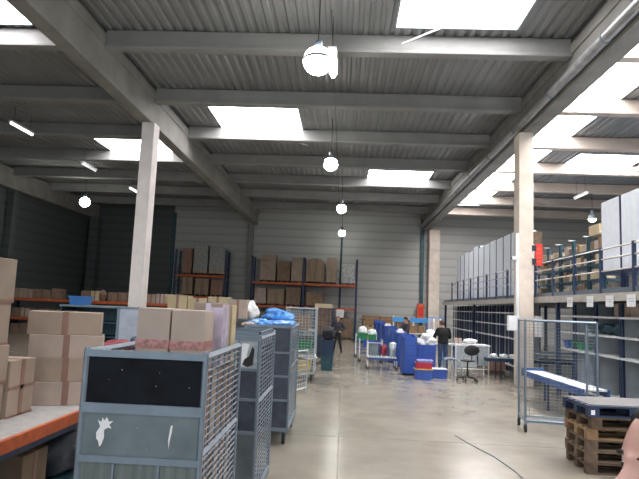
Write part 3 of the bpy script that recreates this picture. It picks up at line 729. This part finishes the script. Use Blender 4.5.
for k, (m, n_) in enumerate((('lilac', 'lilac'), ('bag', 'white'), ('card_pink', 'pink'), ('bag', 'white'))):
    a = -.2+k*.13
    g = MB(); vs = [(a-.03, -.05, 1.70), (a+.03, .05, 1.70), (a-.03, -.2, 1.55), (a+.03, .2, 1.55), (a-.05, -.2, 1.0), (a+.05, .2, 1.0)]
    g.add(vs+[(p+.02, q, s_) for p, q, s_ in vs], [(0, 1, 3, 2), (2, 3, 5, 4), (8, 9, 7, 6), (10, 11, 9, 8), (0, 2, 8, 6), (2, 4, 10, 8), (1, 7, 9, 3), (3, 9, 11, 5), (4, 5, 11, 10), (0, 6, 7, 1)])
    tag(g.build('hanging_garment', m, loc=(3.7, 23.2, 0)), '%s garment on the light blue rail, %s from the left' % (n_, ('first', 'second', 'third', 'fourth')[k]), 'garment')
sack('white bag at the man\'s left elbow', 3.12, 20.5, .9, .2, .2, .22, 'bag', seed=92)
t = thing('packing_bench', 'low bench in front of the man holding white bags', 'bench', (3.4, 20.5, 0))
MB().box(-.6, .55, -.3, .3, .86, .90).build('bench_top', 'white', t)
for sx in (-.56, .5):
    for sy in (-.26, .26): MB().tube((sx, sy, 0), (sx, sy, .86), .02, 6).build('leg', 'blueframe', t)
# white workstation
t = thing('packing_table', 'white boxed packing table behind the office chair', 'table', (4.05, 18.8, 0))
MB().box(-.48, .62, -.35, .35, .95, 1.0).build('table_top', 'white', t)
MB().box(-.46, .20, -.33, -.30, .30, .95).box(.26, .60, -.33, -.30, .36, .93).build('front_panel', 'galv_l', t)
for sx in (-.45, .58):
    for sy in (-.32, .32): MB().tube((sx, sy, .05), (sx, sy, .95), .02, 8).ball((sx, sy, .035), .035, n=8, m=6).build('leg', 'white', t)
MB().tube((-.45, -.32, .25), (.58, -.32, .25), .015, 8).build('stretcher', 'white', t)
carton('small brown carton on the white packing table', 3.72, 18.85, 1.001, .22, .25, .17, 'card_pink')
sack('white crumpled bag on the white packing table', 4.1, 18.8, 1.001, .22, .2, .09, 'bag', seed=93)
t = thing('blue_hand_cart', 'low blue-topped curved hand cart between the man and the office chair', 'cart', (3.52, 18.45, 0))
pts = [(-.28, 0, .50), (-.1, 0, .56), (.1, 0, .52), (.22, 0, .42), (.28, 0, .28), (.3, 0, .06)]
MB().path(pts, .022, 8).path([(a, .3, c) for a, b, c in pts], .022, 8).build('frame', 'galv_l', t)
MB().box(-.28, .1, 0, .3, .49, .53).build('top', 'blueframe', t); MB().tube((-.26, .02, 0), (-.26, .02, .5), .02, 6).tube((-.26, .28, 0), (-.26, .28, .5), .02, 6).build('leg', 'galv_l', t)
# office chair
t = thing('office_chair', 'black swivel office chair with an oval back and five-star base', 'chair', (3.72, 17.3, 0), .25)
for k in range(5):
    a = 2*PI*k/5+.3; ex, ey = .3*math.cos(a), .3*math.sin(a)
    L_ = MB().tube((0, 0, .13), (ex, ey, .09), .028, 8, .018).build('base_arm', 'black', t)
    MB().tube((ex-.02*math.sin(a), ey+.02*math.cos(a), .03), (ex+.02*math.sin(a), ey-.02*math.cos(a), .03), .03, 10).tube((ex, ey, .03), (ex, ey, .09), .012, 6).build('caster', 'rubber', L_)
MB().tube((0, 0, .1), (0, 0, .56), .025, 10).tube((0, 0, .1), (0, 0, .3), .035, 10).build('gas_stem', 'black', t)
MB().ball((0, 0, .60), .23, .22, .045, 20, 8).build('seat', 'black', t, smooth=True)
MB().path([(0, -.1, .57), (0, -.24, .60), (0, -.27, .8)], .015, 8).build('back_support', 'black', t)
b_ = MB(); n = 24
for i in range(n):
    pass
b_.ball((0, -.26, .91), .235, .035, .14, 24, 12).build('backrest', 'black', t, smooth=True)
b_ = MB(); rr = [(.235*math.cos(2*PI*i/24), -.262, .91+.14*math.sin(2*PI*i/24)) for i in range(25)]; b_.path(rr, .012, 6).build('backrest_rim', 'jacket_g', t)

# ------------------------------------------------------------------ tables / conveyor right
t = thing('long_table', 'long low navy-framed table running behind the right column into the shelving gap', 'table', (5.85, 18.4, 0))
MB().box(-1.35, 1.55, -.3, .3, .60, .63).build('table_top', 'galv_l', t)
MB().box(-1.35, 1.55, -.33, -.30, .54, .64).box(-1.35, 1.55, .30, .33, .54, .64).box(-1.37, -1.34, -.33, .33, .54, .64).build('frame', 'navy', t)
for sx in (-.95, 0, 1.45):
    for sy in (-.3, .3): MB().box(sx-.02, sx+.02, sy-.02, sy+.02, 0, .55).build('leg', 'navy', t)
for k in range(3): sack('small white bag on the left end of the long low table', 4.75+k*.3, 18.35, .631, .12, .1, .07, 'bag', seed=100+k, group='white bags on the low table')
MB().box(.2, 1.55, -.32, -.29, .80, .87).box(.2, 1.55, .2, .23, .80, .87).box(.2, 1.55, -.3, .2, .81, .83).build('upper_shelf', 'galv_l', t)
for sx in (.22, 1.5): MB().box(sx-.015, sx+.015, -.3, -.27, .63, .81).build('shelf_support', 'galv', t)
t = thing('conveyor', 'low conveyor with white belt and blue side rails behind the mesh trolley', 'conveyor', (4.66, 12.5, 0), .03)
MB().box(-.20, .22, -1.5, 1.75, .65, .68).build('belt', 'paper', t)
MB().box(-.25, -.20, -1.5, 1.75, .55, .685).build('side_rail', 'blueframe', t); MB().box(.22, .27, -1.5, 1.75, .55, .685).build('side_rail', 'blueframe', t)
MB().box(-.25, .27, 1.70, 1.78, .55, .74).build('end_plate', 'blueframe', t)
for sy in (-1.35, .2, 1.6):
    for sx in (-.22, .24): MB().box(sx-.02, sx+.02, sy-.02, sy+.02, 0, .55).build('leg', 'navy', t)
# mesh trolley right
t = thing('mesh_trolley', 'tall open wire mesh trolley in front of the right-hand shelving', 'cage trolley', (3.83, 10.52, 0), -.12)
w, d, h = 1.18, .62, 1.93
for sx in (-1, 1):
    for sy in (-1, 1):
        MB().tube((sx*w/2, sy*d/2, .12), (sx*w/2, sy*d/2, h), .022, 8).build('post', 'galv', t)
        c = MB().box(sx*w/2-.025, sx*w/2+.025, sy*d/2-.03, sy*d/2+.03, .11, .16).build('caster', 'galv', t)
        MB().tube((sx*w/2-.018, sy*d/2, .07), (sx*w/2+.018, sy*d/2, .07), .07, 12).build('wheel', 'rubber', c)
for nm_, pl, c, a0, a1, na in (('front_mesh', 'y', -d/2, -w/2, w/2, 17), ('side_mesh', 'x', -w/2, -d/2, d/2, 8), ('side_mesh', 'x', w/2, -d/2, d/2, 8)):
    g = grid(MB(), pl, c, a0, a1, .2, h-.03, na, 30, .0034)
    P = (lambda a, z: (c, a, z)) if pl == 'x' else (lambda a, z: (a, c, z))
    g.bar(P(a0, h-.02), P(a1, h-.02), .03).bar(P(a0, .2), P(a1, .2), .035)
    g.build(nm_, 'galv', t)
MB().box(-w/2, w/2, -d/2, -d/2+.03, .15, .19).box(-w/2, w/2, d/2-.03, d/2, .15, .19).box(-w/2, -w/2+.03, -d/2, d/2, .15, .19).box(w/2-.03, w/2, -d/2, d/2, .15, .19).build('base_frame', 'galv_l', t)

# pallets
def pallet(label, x, y, z, rz, m, m2=None, group=None):
    t = thing('wooden_pallet', label, 'pallet', (x, y, z), rz, group)
    w, d = 1.2, .8; m2 = m2 or m
    p = MB()
    for k in range(5): a = -d/2+k*(d-.12)/4; p.box(-w/2, w/2, a, a+.12, .122, .144)
    p.build('top_boards', m2, t)
    p = MB()
    for a in (-w/2, -.07, w/2-.14): p.box(a, a+.14, -d/2, d/2, .10, .122)
    p.build('stringers', m, t)
    for a in (-w/2, -.07, w/2-.14):
        for b in (-d/2, -.05, d/2-.10): MB().box(a, a+.14, b, b+.10, .022, .10).build('block', m, t)
    p = MB()
    for b in (-d/2, -.05, d/2-.10): p.box(-w/2, w/2, b, b+.10, 0, .022)
    p.build('bottom_boards', m, t)
    return t
pn = ['lowest', 'second', 'third', 'fourth', 'fifth']
for i in range(5):
    pallet('worn wooden pallet, %s from the floor in the pallet stack' % pn[i], 3.84+random.uniform(-.04, .04), 8.15+random.uniform(-.02, .02), i*.145, random.uniform(-.06, .04), ['wood_dark', 'wood_old', 'wood_old', 'wood_or', 'wood_dark'][i])
tp_ = pallet('navy-painted pallet topped with a pale board, on top of the stack', 3.80, 8.15, 5*.145, .04, 'navy', 'navy')
MB().box(-.56, .60, -.36, .40, .145, .155).build('pale_sheet', 'board2', tp_)
m_ = MB(); m_.box(-.57, -.52, -.405, -.402, .03, .09).build('white_scrap', 'paper', tp_)

# ------------------------------------------------------------------ mezzanine and shelving
t = thing('mezzanine', 'raised steel mezzanine deck above the shelving on the right', 'mezzanine', (0, 0, 0))
MB().box(5.62, 12.0, 4.0, 32.6, 2.42, 2.50).build('deck', 'galv', t)
MB().box(5.56, 5.62, 4.0, 32.6, 2.36, 2.53).build('edge_beam', 'rail', t)
for y in (5.0, 9.0, 15.6, 18.8, 25.4, 32.4):
    for x in (5.72, 8.8, 11.9): MB().box(x-.05, x+.05, y-.05, y+.05, 0, 2.42).build('post', 'navy', t)
t = thing('guard_railing', 'long guard railing with navy posts along the mezzanine edge', 'railing', (5.66, 0, 2.5))
y = 5.6
while y < 31.5:
    MB().box(-.03, .03, y-.035, y+.035, 0, 1.04).build('post', 'navy', t); y += 1.45
for z in (.52, .78, 1.0): MB().bar((0, 4.2, z), (0, 32.5, z), .026).build('rail', 'rail', t)
MB().box(-.01, .01, 4.2, 32.5, .0, .14).build('toe_board', 'galv', t)
# white cabinets
def cabinet(label, x, y, z, w, d, h, stand=0, group=None):
    t = thing('white_cabinet', label, 'cabinet', (x, y, z), group=group)
    MB().box(0, d, .03, w-.03, stand, h).build('body', 'cabinet', t, bevel=.006)
    MB().box(-.012, 0, .05, w/2-.004, stand+.03, h-.03).build('door', 'cabinet', t)
    MB().box(-.012, 0, w/2+.004, w-.05, stand+.03, h-.03).build('door', 'cabinet', t)
    MB().box(-.02, .06, -.025, .025, 0, h).build('corner_post', 'navy', t)
    if stand:
        MB().box(0, d, .03, w-.03, stand-.09, stand).build('stand_rail', 'navy', t)
        MB().box(0, .05, w-.08, w-.03, 0, stand).build('stand_leg', 'navy', t); MB().box(d-.05, d, w-.08, w-.03, 0, stand).build('stand_leg', 'navy', t)
    return t
hs = [0, 0, 0, .02, 0, 0, .12, 0, .05, 0, 0, 0]
for k in range(11):
    cabinet('tall white cabinet in the far run along the mezzanine railing', 6.2, 20.5+k*1.03, 2.5, 1.03, .6, 2.52+hs[k % 12]-.004*k, group='far run of white cabinets on the mezzanine')
for k, lb in enumerate(('right beside the boxes', 'second right of the boxes', 'third right of the boxes, cut by the picture edge', 'fourth right of the boxes')):
    cabinet('white cabinet on a navy stand, '+lb, 6.25, 14.15-1.0*(k+1), 2.5, 1.0, .6, 2.31, stand=.62)
# mezz shelving with goods
def shelfunit(label, x, y, z, w, d, h, levels, pm='navy', sm='galv_l', back=None, group=None, name='shelving_unit', caps=False, side=None):
    t = thing(name, label, 'shelving', (x, y, z), group=group)
    for yy in (.03, w-.03):
        for xx in (.025, d-.025): MB().box(xx-.025, xx+.025, yy-.03, yy+.03, 0, h).build('post', pm, t)
    for l in levels: MB().box(-.035, d, 0, w, l-.045, l).build('shelf', sm, t)
    if back: MB().box(d-.01, d, .02, w-.02, .05, h).build('back_panel', back, t)
    if side: MB().box(.02, d-.02, .0, .012, .05, h).build('side_sheet', side, t)
    if caps: MB().box(-.10, .10, -.02, .05, h, h+.03).build('cap', 'white', t)
    return t
r = random.Random(11)
for k in range(5):
    y = 15.2+k*1.05
    shelfunit('open shelving unit of boxed goods on the mezzanine', 6.8, y+.03, 2.5, .98, .5, 1.75, [.15, .55, .95, 1.35], pm='teal', sm='teal', caps=True, group='shelving units between the white cabinets')
    for lv_ in (.15, .55, .95, 1.35):
        yy = y+.08
        while yy < y+.8:
            w = r.uniform(.16, .3); h = r.uniform(.16, .33)
            if r.random() < .88:
                carton('small box on the mezzanine shelving between the white cabinets', 6.95, yy+w/2, 2.5+lv_+.001, .3, w-.02, h, r.choice(['card_yel', 'card', 'wood_or', 'card_dark', 'card_pink']), tape=None, group='small boxes on the mezzanine shelving', name='small_box')
            yy += w
carton('larger pale carton on top of the mezzanine shelving', 7.05, 15.9, 4.26, .45, .65, .28, 'card_yel')
# lower shelving: near run and far run
for k in range(5):
    y = 15.8-1.25*(k+1)+.6
    nm_ = ('farthest', 'second', 'third', 'fourth', 'nearest')[k]
    shelfunit('navy-posted shelving unit with grey sheets under the mezzanine, %s of the near run' % nm_, 5.95, y, 0, 1.22, .6, 2.32, [.25, 1.18, 1.62, 2.04], sm='shelfedge', back='shelfback', side='shelfback')
for k in range(6):
    carton('brown carton on the top shelf right under the mezzanine edge', 6.2, 12.85-k*.36, 2.041, .4, .33, .29, 'card' if k % 2 else 'card_pink', group='cartons on the top shelf under the mezzanine', tp='x')
tote('blue tote on the shelf under the mezzanine, far end of the near run', 6.1, 15.7, 1.181, .3, .22, .2, 'blue')
tote('green tote on the shelf under the mezzanine, left of two', 6.1, 15.2, 1.181, .3, .24, .2, 'green')
tote('green tote on the shelf under the mezzanine, right of two', 6.1, 14.85, 1.181, .3, .24, .2, 'green')
for k in range(5): sack('dark stored bag on the upper shelves of the near run', 6.2, 13.1+.42*(k % 4), 1.621 if k < 4 else 2.041, .18, .16, .14, 'teal', group='dark stored bags', seed=110+k)
for k in range(10):
    shelfunit('narrow dark shelving unit in the long far run under the mezzanine', 5.95, 19.4+k*1.2, 0, 1.18, .6, 2.32, [.25, 1.18, 1.64, 2.07], sm='shelfedge', back='shelfback', side='shelfback', group='far run of shelving under the mezzanine')
    for q in range(2):
        MBx = MB().box(.0, .05, -.02, .02, 0, 2.3)
        tag(MBx.build('shelf_divider', 'navy', loc=(5.99, 19.4+k*1.2+.4*(q+1), .0)), 'upright navy divider in the far shelving under the mezzanine', 'divider', 'dividers in the far shelving')
# dark units in the gap
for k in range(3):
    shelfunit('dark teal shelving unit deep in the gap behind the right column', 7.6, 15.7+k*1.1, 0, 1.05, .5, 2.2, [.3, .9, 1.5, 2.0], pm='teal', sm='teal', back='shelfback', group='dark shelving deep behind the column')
# hanging labels
for k, y in enumerate((14.3, 13.15, 12.2, 11.3)):
    o = thing('hanging_label', 'white hanging card on the mezzanine edge, %s from the column' % ('first', 'second', 'third', 'fourth')[k], 'label', (5.535, y, 2.24))
    MB().box(-.004, .004, -.17, .17, 0, .24).build('card', 'paper', o); MB().box(-.008, -.004, -.12, .09, .1, .112).box(-.008, -.004, -.12, .12, .15, .162).build('faint_print', 'galv_l', o)
# column attachments
tag(MB().tube((0, 0, 0), (0, 0, 4.3), .045, 10).build('downpipe', 'white', loc=(4.94, 16.55, .02), smooth=True), 'white vertical pipe down the left edge of the right column', 'pipe')
t = thing('security_camera', 'small white security camera on the left of the right column', 'camera', (4.93, 16.5, 3.6))
MB().box(-.16, .02, -.05, .05, -.05, .05).build('body', 'white', t, bevel=.01); MB().tube((0, 0, 0), (.1, .1, .12), .02, 8).build('bracket', 'white', t); MB().tube((-.17, 0, 0), (-.15, 0, 0), .035, 10).build('lens', 'black', t)
t = thing('junction_box', 'white electrical box left of the right column', 'electrical box', (4.78, 16.5, 1.55)); MB().box(-.13, .10, -.08, .08, 0, .42).build('case', 'white', t, bevel=.01); MB().box(-.10, .07, -.09, -.08, .05, .37).build('cover', 'paper', t)
MB().box(.1, .22, -.02, .02, .05, .4).build('bracket', 'white', t)
t = thing('junction_box', 'tall white electrical box on the right side of the right column', 'electrical box', (5.50, 16.5, 1.40)); MB().box(-.08, .10, -.08, .08, 0, .58).build('case', 'white', t, bevel=.01); MB().box(-.05, .07, -.09, -.08, .05, .53).build('cover', 'paper', t)
t = thing('red_panel', 'vertical red panel mounted on the right side of the column above the deck', 'panel', (5.56, 16.62, 3.42))
MB().box(-.10, .10, -.05, .05, 0, .62).build('board', 'red', t); MB().box(-.13, .08, -.05, .05, .62, .98).build('top_board', 'wood_old', t)
MB().box(-.19, -.08, -.07, .02, .02, .2).build('clamp', 'black', t); MB().box(-.19, -.08, -.07, .02, .42, .58).build('clamp', 'black', t)
m_ = MB()
for k in range(4): m_.box(-.06, .06, -.056, -.05, .1+k*.12, .13+k*.12)
m_.build('faint_print', 'redor', t)
t = thing('pallet_load', 'shrouded brown goods on the floor between the column and the far shelving', 'pallet load', (5.15, 19.9, 0))
MB().box(-.25, .3, -.3, .3, .12, .52).build('goods', 'card_red', t); MB().box(-.25, .3, -.3, .3, 0, .1).build('pallet', 'wood_dark', t)

# crack / cable on floor
pts = [(1.9, 9.7, .004), (2.02, 9.1, .004), (2.2, 8.4, .004), (2.28, 7.7, .004), (2.27, 7.0, .004), (2.2, 6.4, .004), (2.1, 5.9, .004)]
tag(MB().path(pts, .006, 5).build('floor_cable', 'teal'), 'thin dark line curving over the floor left of the pallets', 'cable')

# ------------------------------------------------------------------ people
def gauss(d, s): return math.exp(-(d*d)/(2*s*s))
def head_mesh(mb, R, c, seg=48, rings=36, k=1.0):
    """head facing local -Y; R rotation Matrix 3x3, c centre (mid-skull, eye level ~ z=0)."""
    base = MB().ball((0, 0, 0), 1, 1, 1, seg, rings)
    vs = []
    for x, y, z in base.v:
        # skull ellipsoid .152 wide x .195 deep x .235 tall
        w, dpt, hh = .076, .096, .118
        X, Y, Z = x*w, y*dpt, z*hh
        if z < 0:                                   # jaw narrows
            t_ = -z; X *= 1-.30*t_; 
            if y < 0: Y *= 1-.02*t_
            else: Y *= 1-.42*t_
        if y < 0: X *= 1-.06*abs(y); 
        fr = max(0, -y)**1.2
        a = X; zz = Z
        # flatten the face, forehead
        Y += .006*fr*gauss(zz, .05)*gauss(a, .05)
        # brow ridge
        Y -= .007*fr*gauss(zz-.018, .008)*gauss(abs(a)-.026, .022)
        # eye sockets
        Y += .013*fr*gauss(zz-.0, .012)*gauss(abs(a)-.031, .013)
        # nose
        ramp = max(0, min(1, (.012-zz)/.050)) if zz < .012 else 0
        nz_ = ramp*(1 if zz > -.040 else max(0, 1-(-.040-zz)/.010))
        Y -= (.006+.033*nz_)*fr*gauss(a, .0085+.006*nz_)*(1 if -.055 < zz < .022 else 0)*(1.25 if True else 1)
        Y -= .008*fr*gauss(zz+.038, .008)*gauss(abs(a)-.013, .006)
        # cheeks
        Y -= .005*fr*gauss(zz+.030, .02)*gauss(abs(a)-.042, .016)
        # lips
        Y -= .008*fr*(gauss(zz+.064, .005)+gauss(zz+.077, .006))*gauss(a, .018)
        Y += .006*fr*gauss(zz+.0705, .002)*gauss(a, .02)
        # chin
        Y -= .010*fr*gauss(zz+.103, .014)*gauss(a, .02)
        vs.append((X*k, Y*k, Z*k))
    vs = [R @ Vector(v)+Vector(c) for v in vs]
    mb.add(vs, base.f)
    for sx in (-1, 1):                               # ears
        e = MB().ball((0, 0, 0), .010*k, .019*k, .032*k, 12, 8)
        ev = [R @ (Vector(v)+Vector((sx*.077*k, .012*k, -.012*k))) + Vector(c) for v in e.v]
        mb.add(ev, e.f)
def limb(mb, pts, rad, n=14):
    for (a, b), (ra, rb) in zip(zip(pts, pts[1:]), zip(rad, rad[1:])):
        mb.tube(a, b, ra, n, rb)
    for p, q in zip(pts, rad): mb.ball(p, q, n=n, m=10)
def ellip(mb, c, rx, ry, rz): mb.ball(c, rx, ry, rz, 20, 14)
def hand(mb, wrist, d, nrm, curl=.5, side=1):
    """five-fingered hand from the wrist along d, palm normal nrm"""
    d = Vector(d).normalized(); nrm = Vector(nrm); nrm = (nrm-d*nrm.dot(d)).normalized(); s = d.cross(nrm)*side; w = Vector(wrist)
    for t_ in (-.026, -.009, .009, .026): limb(mb, [w+d*.01+s*t_*.6, w+d*.09+s*t_], [.014, .012], 8)
    for t_, L_ in ((-.030, .060), (-.010, .075), (.010, .080), (.030, .070)):
        p = w+d*.09+s*t_; q = p+(d*math.cos(curl*.6)+nrm*math.sin(curl*.6))*L_*.5; e = q+(d*math.cos(curl*1.6)+nrm*math.sin(curl*1.6))*L_*.5
        limb(mb, [p, q, e], [.0095, .0085, .007], 8)
    p = w+d*.03+s*.028; q = p+(d*.7+s*.7).normalized()*.04; e = q+(d*.85+s*.2+nrm*.4).normalized()*.032
    limb(mb, [p, q, e], [.012, .010, .008], 8)
def remesh(o, vox, smooth=6):
    r_ = o.modifiers.new('remesh', 'REMESH'); r_.mode = 'VOXEL'; r_.voxel_size = vox; r_.use_smooth_shade = True
    s_ = o.modifiers.new('smooth', 'SMOOTH'); s_.iterations = smooth; s_.factor = .5
    return o
def person(name, label, loc, rz, J, top, legs, hair, skin='skin', hairlen=0, vox=.009, headrot=None, hk=1.0, shoe='black', hgt=1.0, HL=.066):
    """J: joint dict in metres, local; figure faces local -Y"""
    t = thing(name, label, 'person', loc, rz); t.scale = (hgt,)*3
    V = {k: Vector(v) for k, v in J.items()}
    HR = headrot if headrot is not None else Matrix.Identity(3)
    b = MB()
    head_mesh(b, HR, V['head'], k=hk)
    limb(b, [V['neck'], V['head']+HR @ Vector((0, .02, -.05))], [.058, .052])
    ch = V['chest']; pv = V['pelvis']
    ellip(b, ch+Vector((0, 0, .02)), .165, .105, .19); ellip(b, (ch+pv)/2, .135, .095, .20); ellip(b, pv, .165, .11, .14)
    limb(b, [V['shL'], V['neck']-Vector((0, 0, .03)), V['shR']], [.055, .062, .055])
    for s_ in 'LR':
        limb(b, [V['sh'+s_], V['el'+s_], V['wr'+s_]], [.052, .040, .028])
        limb(b, [V['hip'+s_], V['kn'+s_], V['an'+s_]], [.088, .056, .040])
        dd_ = (V['wr'+s_]-V['el'+s_]); hand(b, V['wr'+s_], V.get('hd'+s_, dd_), V.get('hn'+s_, Vector((0, -1, 0))), .7, 1 if s_ == 'L' else -1)
        fd = V.get('ft'+s_, Vector((0, -1, 0))); limb(b, [V['an'+s_]+Vector((0, 0, -.03))-fd*.03, V['an'+s_]+fd*.13+Vector((0, 0, -.055))], [.036, .028])
    remesh(b.build('body', skin, t, smooth=True), vox, 4)
    c = MB()
    ellip(c, ch+Vector((0, 0, .02)), .20, .135, .205); ellip(c, (ch+pv)/2, .178, .13, .22); ellip(c, pv+Vector((0, 0, .02)), .19, .135, .13)
    limb(c, [V['shL'], V['neck']-Vector((0, 0, .035)), V['shR']], [.075, .075, .075])
    for s_ in 'LR': limb(c, [V['sh'+s_], V['el'+s_], V['el'+s_].lerp(V['wr'+s_], .93)], [.074, .058, .042])
    remesh(c.build('jacket', top, t, smooth=True), .014, 4)
    c = MB(); ellip(c, pv-Vector((0, 0, .02)), .178, .122, .12)
    for s_ in 'LR': limb(c, [V['hip'+s_], V['kn'+s_], V['an'+s_]+Vector((0, 0, -.01))], [.102, .072, .056])
    remesh(c.build('trousers', legs, t, smooth=True), .014, 4)
    for s_ in 'LR':
        fd = V.get('ft'+s_, Vector((0, -1, 0))); a = V['an'+s_]
        q = MB(); limb(q, [Vector((a.x, a.y, .045))-fd*.05, Vector((a.x, a.y, .045))+fd*.06, Vector((a.x, a.y, .038))+fd*.15], [.043, .044, .036]); q.v = [(x, y, max(0.002, z)) for x, y, z in q.v]
        q.build('shoe', shoe, t, smooth=True)
    # hair cap
    hb = MB().ball((0, 0, 0), 1, 1, 1, 36, 28); keep = []
    vs = []
    for x, y, z in hb.v:
        w, dpt, hh = .083, .104, .127; X, Y, Z = x*w, y*dpt+.004, z*hh+.002
        if z < 0:
            t_ = -z; X *= 1-.25*t_
            if y > 0: Y *= 1-.35*t_
        # hairline: front above .060, sides above ear, back to the nape
        lim = .062 if Y < -.055 else (-.005 if Y < .0 else (-.03 if Y < .03 else -.075))
        lim = HL if Y < -.066 else max(-.075 if Y > .03 else -.028, HL-(Y+.062)*1.25)
        lim -= hairlen*max(0, min(1, (Y+.04)/.06))
        inside = Z < lim; keep.append(not inside)
        f = (.6 if Z < .01 else .86) if inside else 1
        vs.append(HR @ (Vector((X*f, Y*f, Z))*hk)+V['head'])
    hb.v = [tuple(v) for v in vs]; hb.f = [f for f in hb.f if any(keep[i] for i in f)]
    hb.build('hair', hair, t, smooth=True)
    if hairlen:
        q = MB(); ellip(q, V['head']+HR @ Vector((0, .055, -.08)), .085, .055, .12); q.build('long_hair', hair, t, smooth=True)
    return t, V, HR
# joints: standing default
def stand(**k):
    J = dict(head=(0, -.02, 1.60), neck=(0, .01, 1.44), chest=(0, .01, 1.23), pelvis=(0, 0, .95), shL=(-.175, .01, 1.39), shR=(.175, .01, 1.39),
             elL=(-.24, .03, 1.12), elR=(.24, .03, 1.12), wrL=(-.25, -.05, .87), wrR=(.25, -.05, .87), hipL=(-.09, 0, .90), hipR=(.09, 0, .90),
             knL=(-.10, -.02, .50), knR=(.10, -.02, .50), anL=(-.11, .02, .09), anR=(.11, .02, .09))
    J.update(k); return J
Rx = lambda a: Matrix.Rotation(a, 3, 'X'); Rz = lambda a: Matrix.Rotation(a, 3, 'Z')
# man in black, back to camera, working at the bench (local -Y is away from camera)
J = stand(head=(.02, -.10, 1.585), neck=(0, -.03, 1.44), elL=(-.27, -.10, 1.14), elR=(.27, -.10, 1.14), wrL=(-.16, -.34, 1.10), wrR=(.17, -.34, 1.08), hdL=(.2, -1, -.1), hdR=(-.2, -1, -.1), hnL=(0, 0, -1), hnR=(0, 0, -1))
person('person', 'man in a black jacket and blue jeans standing with his back turned, working', (3.42, 19.75, 0), PI+.15, J, 'jacket', 'jeans', 'hair_b', headrot=Rz(.3) @ Rx(.3))
# woman, arms akimbo facing the camera
J = stand(elL=(-.34, .04, 1.16), elR=(.34, .04, 1.16), wrL=(-.19, -.06, 1.00), wrR=(.19, -.06, 1.00), hdL=(.8, -.5, -.3), hdR=(-.8, -.5, -.3), knL=(-.12, -.04, .50), knR=(.13, -.03, .50), anL=(-.17, .0, .09), anR=(.20, .02, .09), ftL=(-.3, -.95, 0), ftR=(.35, -.93, 0))
person('person', 'person in dark clothes facing the camera with hands on hips by the racks', (-.21, 26.2, 0), -.05, J, 'jacket_g', 'trous', 'hair_b', hgt=.93, headrot=Rx(.1), hairlen=.04)
# person behind the bins
J = stand(elL=(-.25, -.10, 1.14), elR=(.25, -.10, 1.14), wrL=(-.18, -.32, 1.02), wrR=(.18, -.32, 1.02))
person('person', 'person with dark hair in dark clothes behind the row of blue bins', (2.58, 23.6, 0), -1.2, J, 'jacket_g', 'trous', 'hair_d', headrot=Rx(.25))

# man in the foreground right: face at the picture edge
def fgman():
    J = stand(head=(0, -.03, 1.60))
    HR = Rx(-.04)
    t, V, HR = person('person', 'man with short dark hair whose face is cut by the lower right corner', FG_LOC, FG_RZ, J, 'shirt', 'jeans', 'hair_d', skin='skin_n', hk=1.0, vox=.0045, headrot=HR, hgt=1.075, HL=.084)
    h = V['head']; Q = lambda x, y, z: tuple(h+HR @ Vector((x, y, z)))
    for sx in (-1, 1):
        MB().ball(Q(sx*.031, -.0675, 0), .0125, n=16, m=12).build('eye', 'eye', t, smooth=True)
        MB().ball(Q(sx*.032, -.0775, 0), .0052, .0045, .0052, n=12, m=8).build('iris', 'iris', t, smooth=True)
        q = MB(); q.tube(Q(sx*.018, -.0765, .0085), Q(sx*.044, -.070, .0075), .0022, 6); q.build('eyelid', 'skin_n', t, smooth=True)
        q = MB()
        for k in range(6): a = .014+k*.0055; q.ball(Q(sx*a, -.0925+a*.33, .021+.003*math.sin(k*.7)), .0065, .0045, .0034, 8, 6)
        q.build('eyebrow', 'hair_d', t, smooth=True)
    MB().ball(Q(0, -.088, -.0705), .022, .006, .009, 16, 8).build('lips', 'lips', t, smooth=True)
FG_LOC = (.668, 1.155, .0); FG_RZ = -1.33
fgman()

# ------------------------------------------------------------------ light
W = bpy.data.worlds.new('world'); S.world = W; W.use_nodes = True
bg = W.node_tree.nodes['Background']; bg.inputs[0].default_value = (.80, .90, 1.0, 1); bg.inputs[1].default_value = 1.1
def area(name, loc, rot, sx, sy, e, col=(1, 1, 1)):
    l = bpy.data.lights.new(name, 'AREA'); l.shape = 'RECTANGLE'; l.size = sx; l.size_y = sy; l.energy = e; l.color = col
    o = bpy.data.objects.new(name, l); COL.objects.link(o); o.location = loc; o.rotation_euler = rot; return o
S.view_settings.view_transform = 'Standard'; S.view_settings.look = 'None'; S.view_settings.exposure = .45
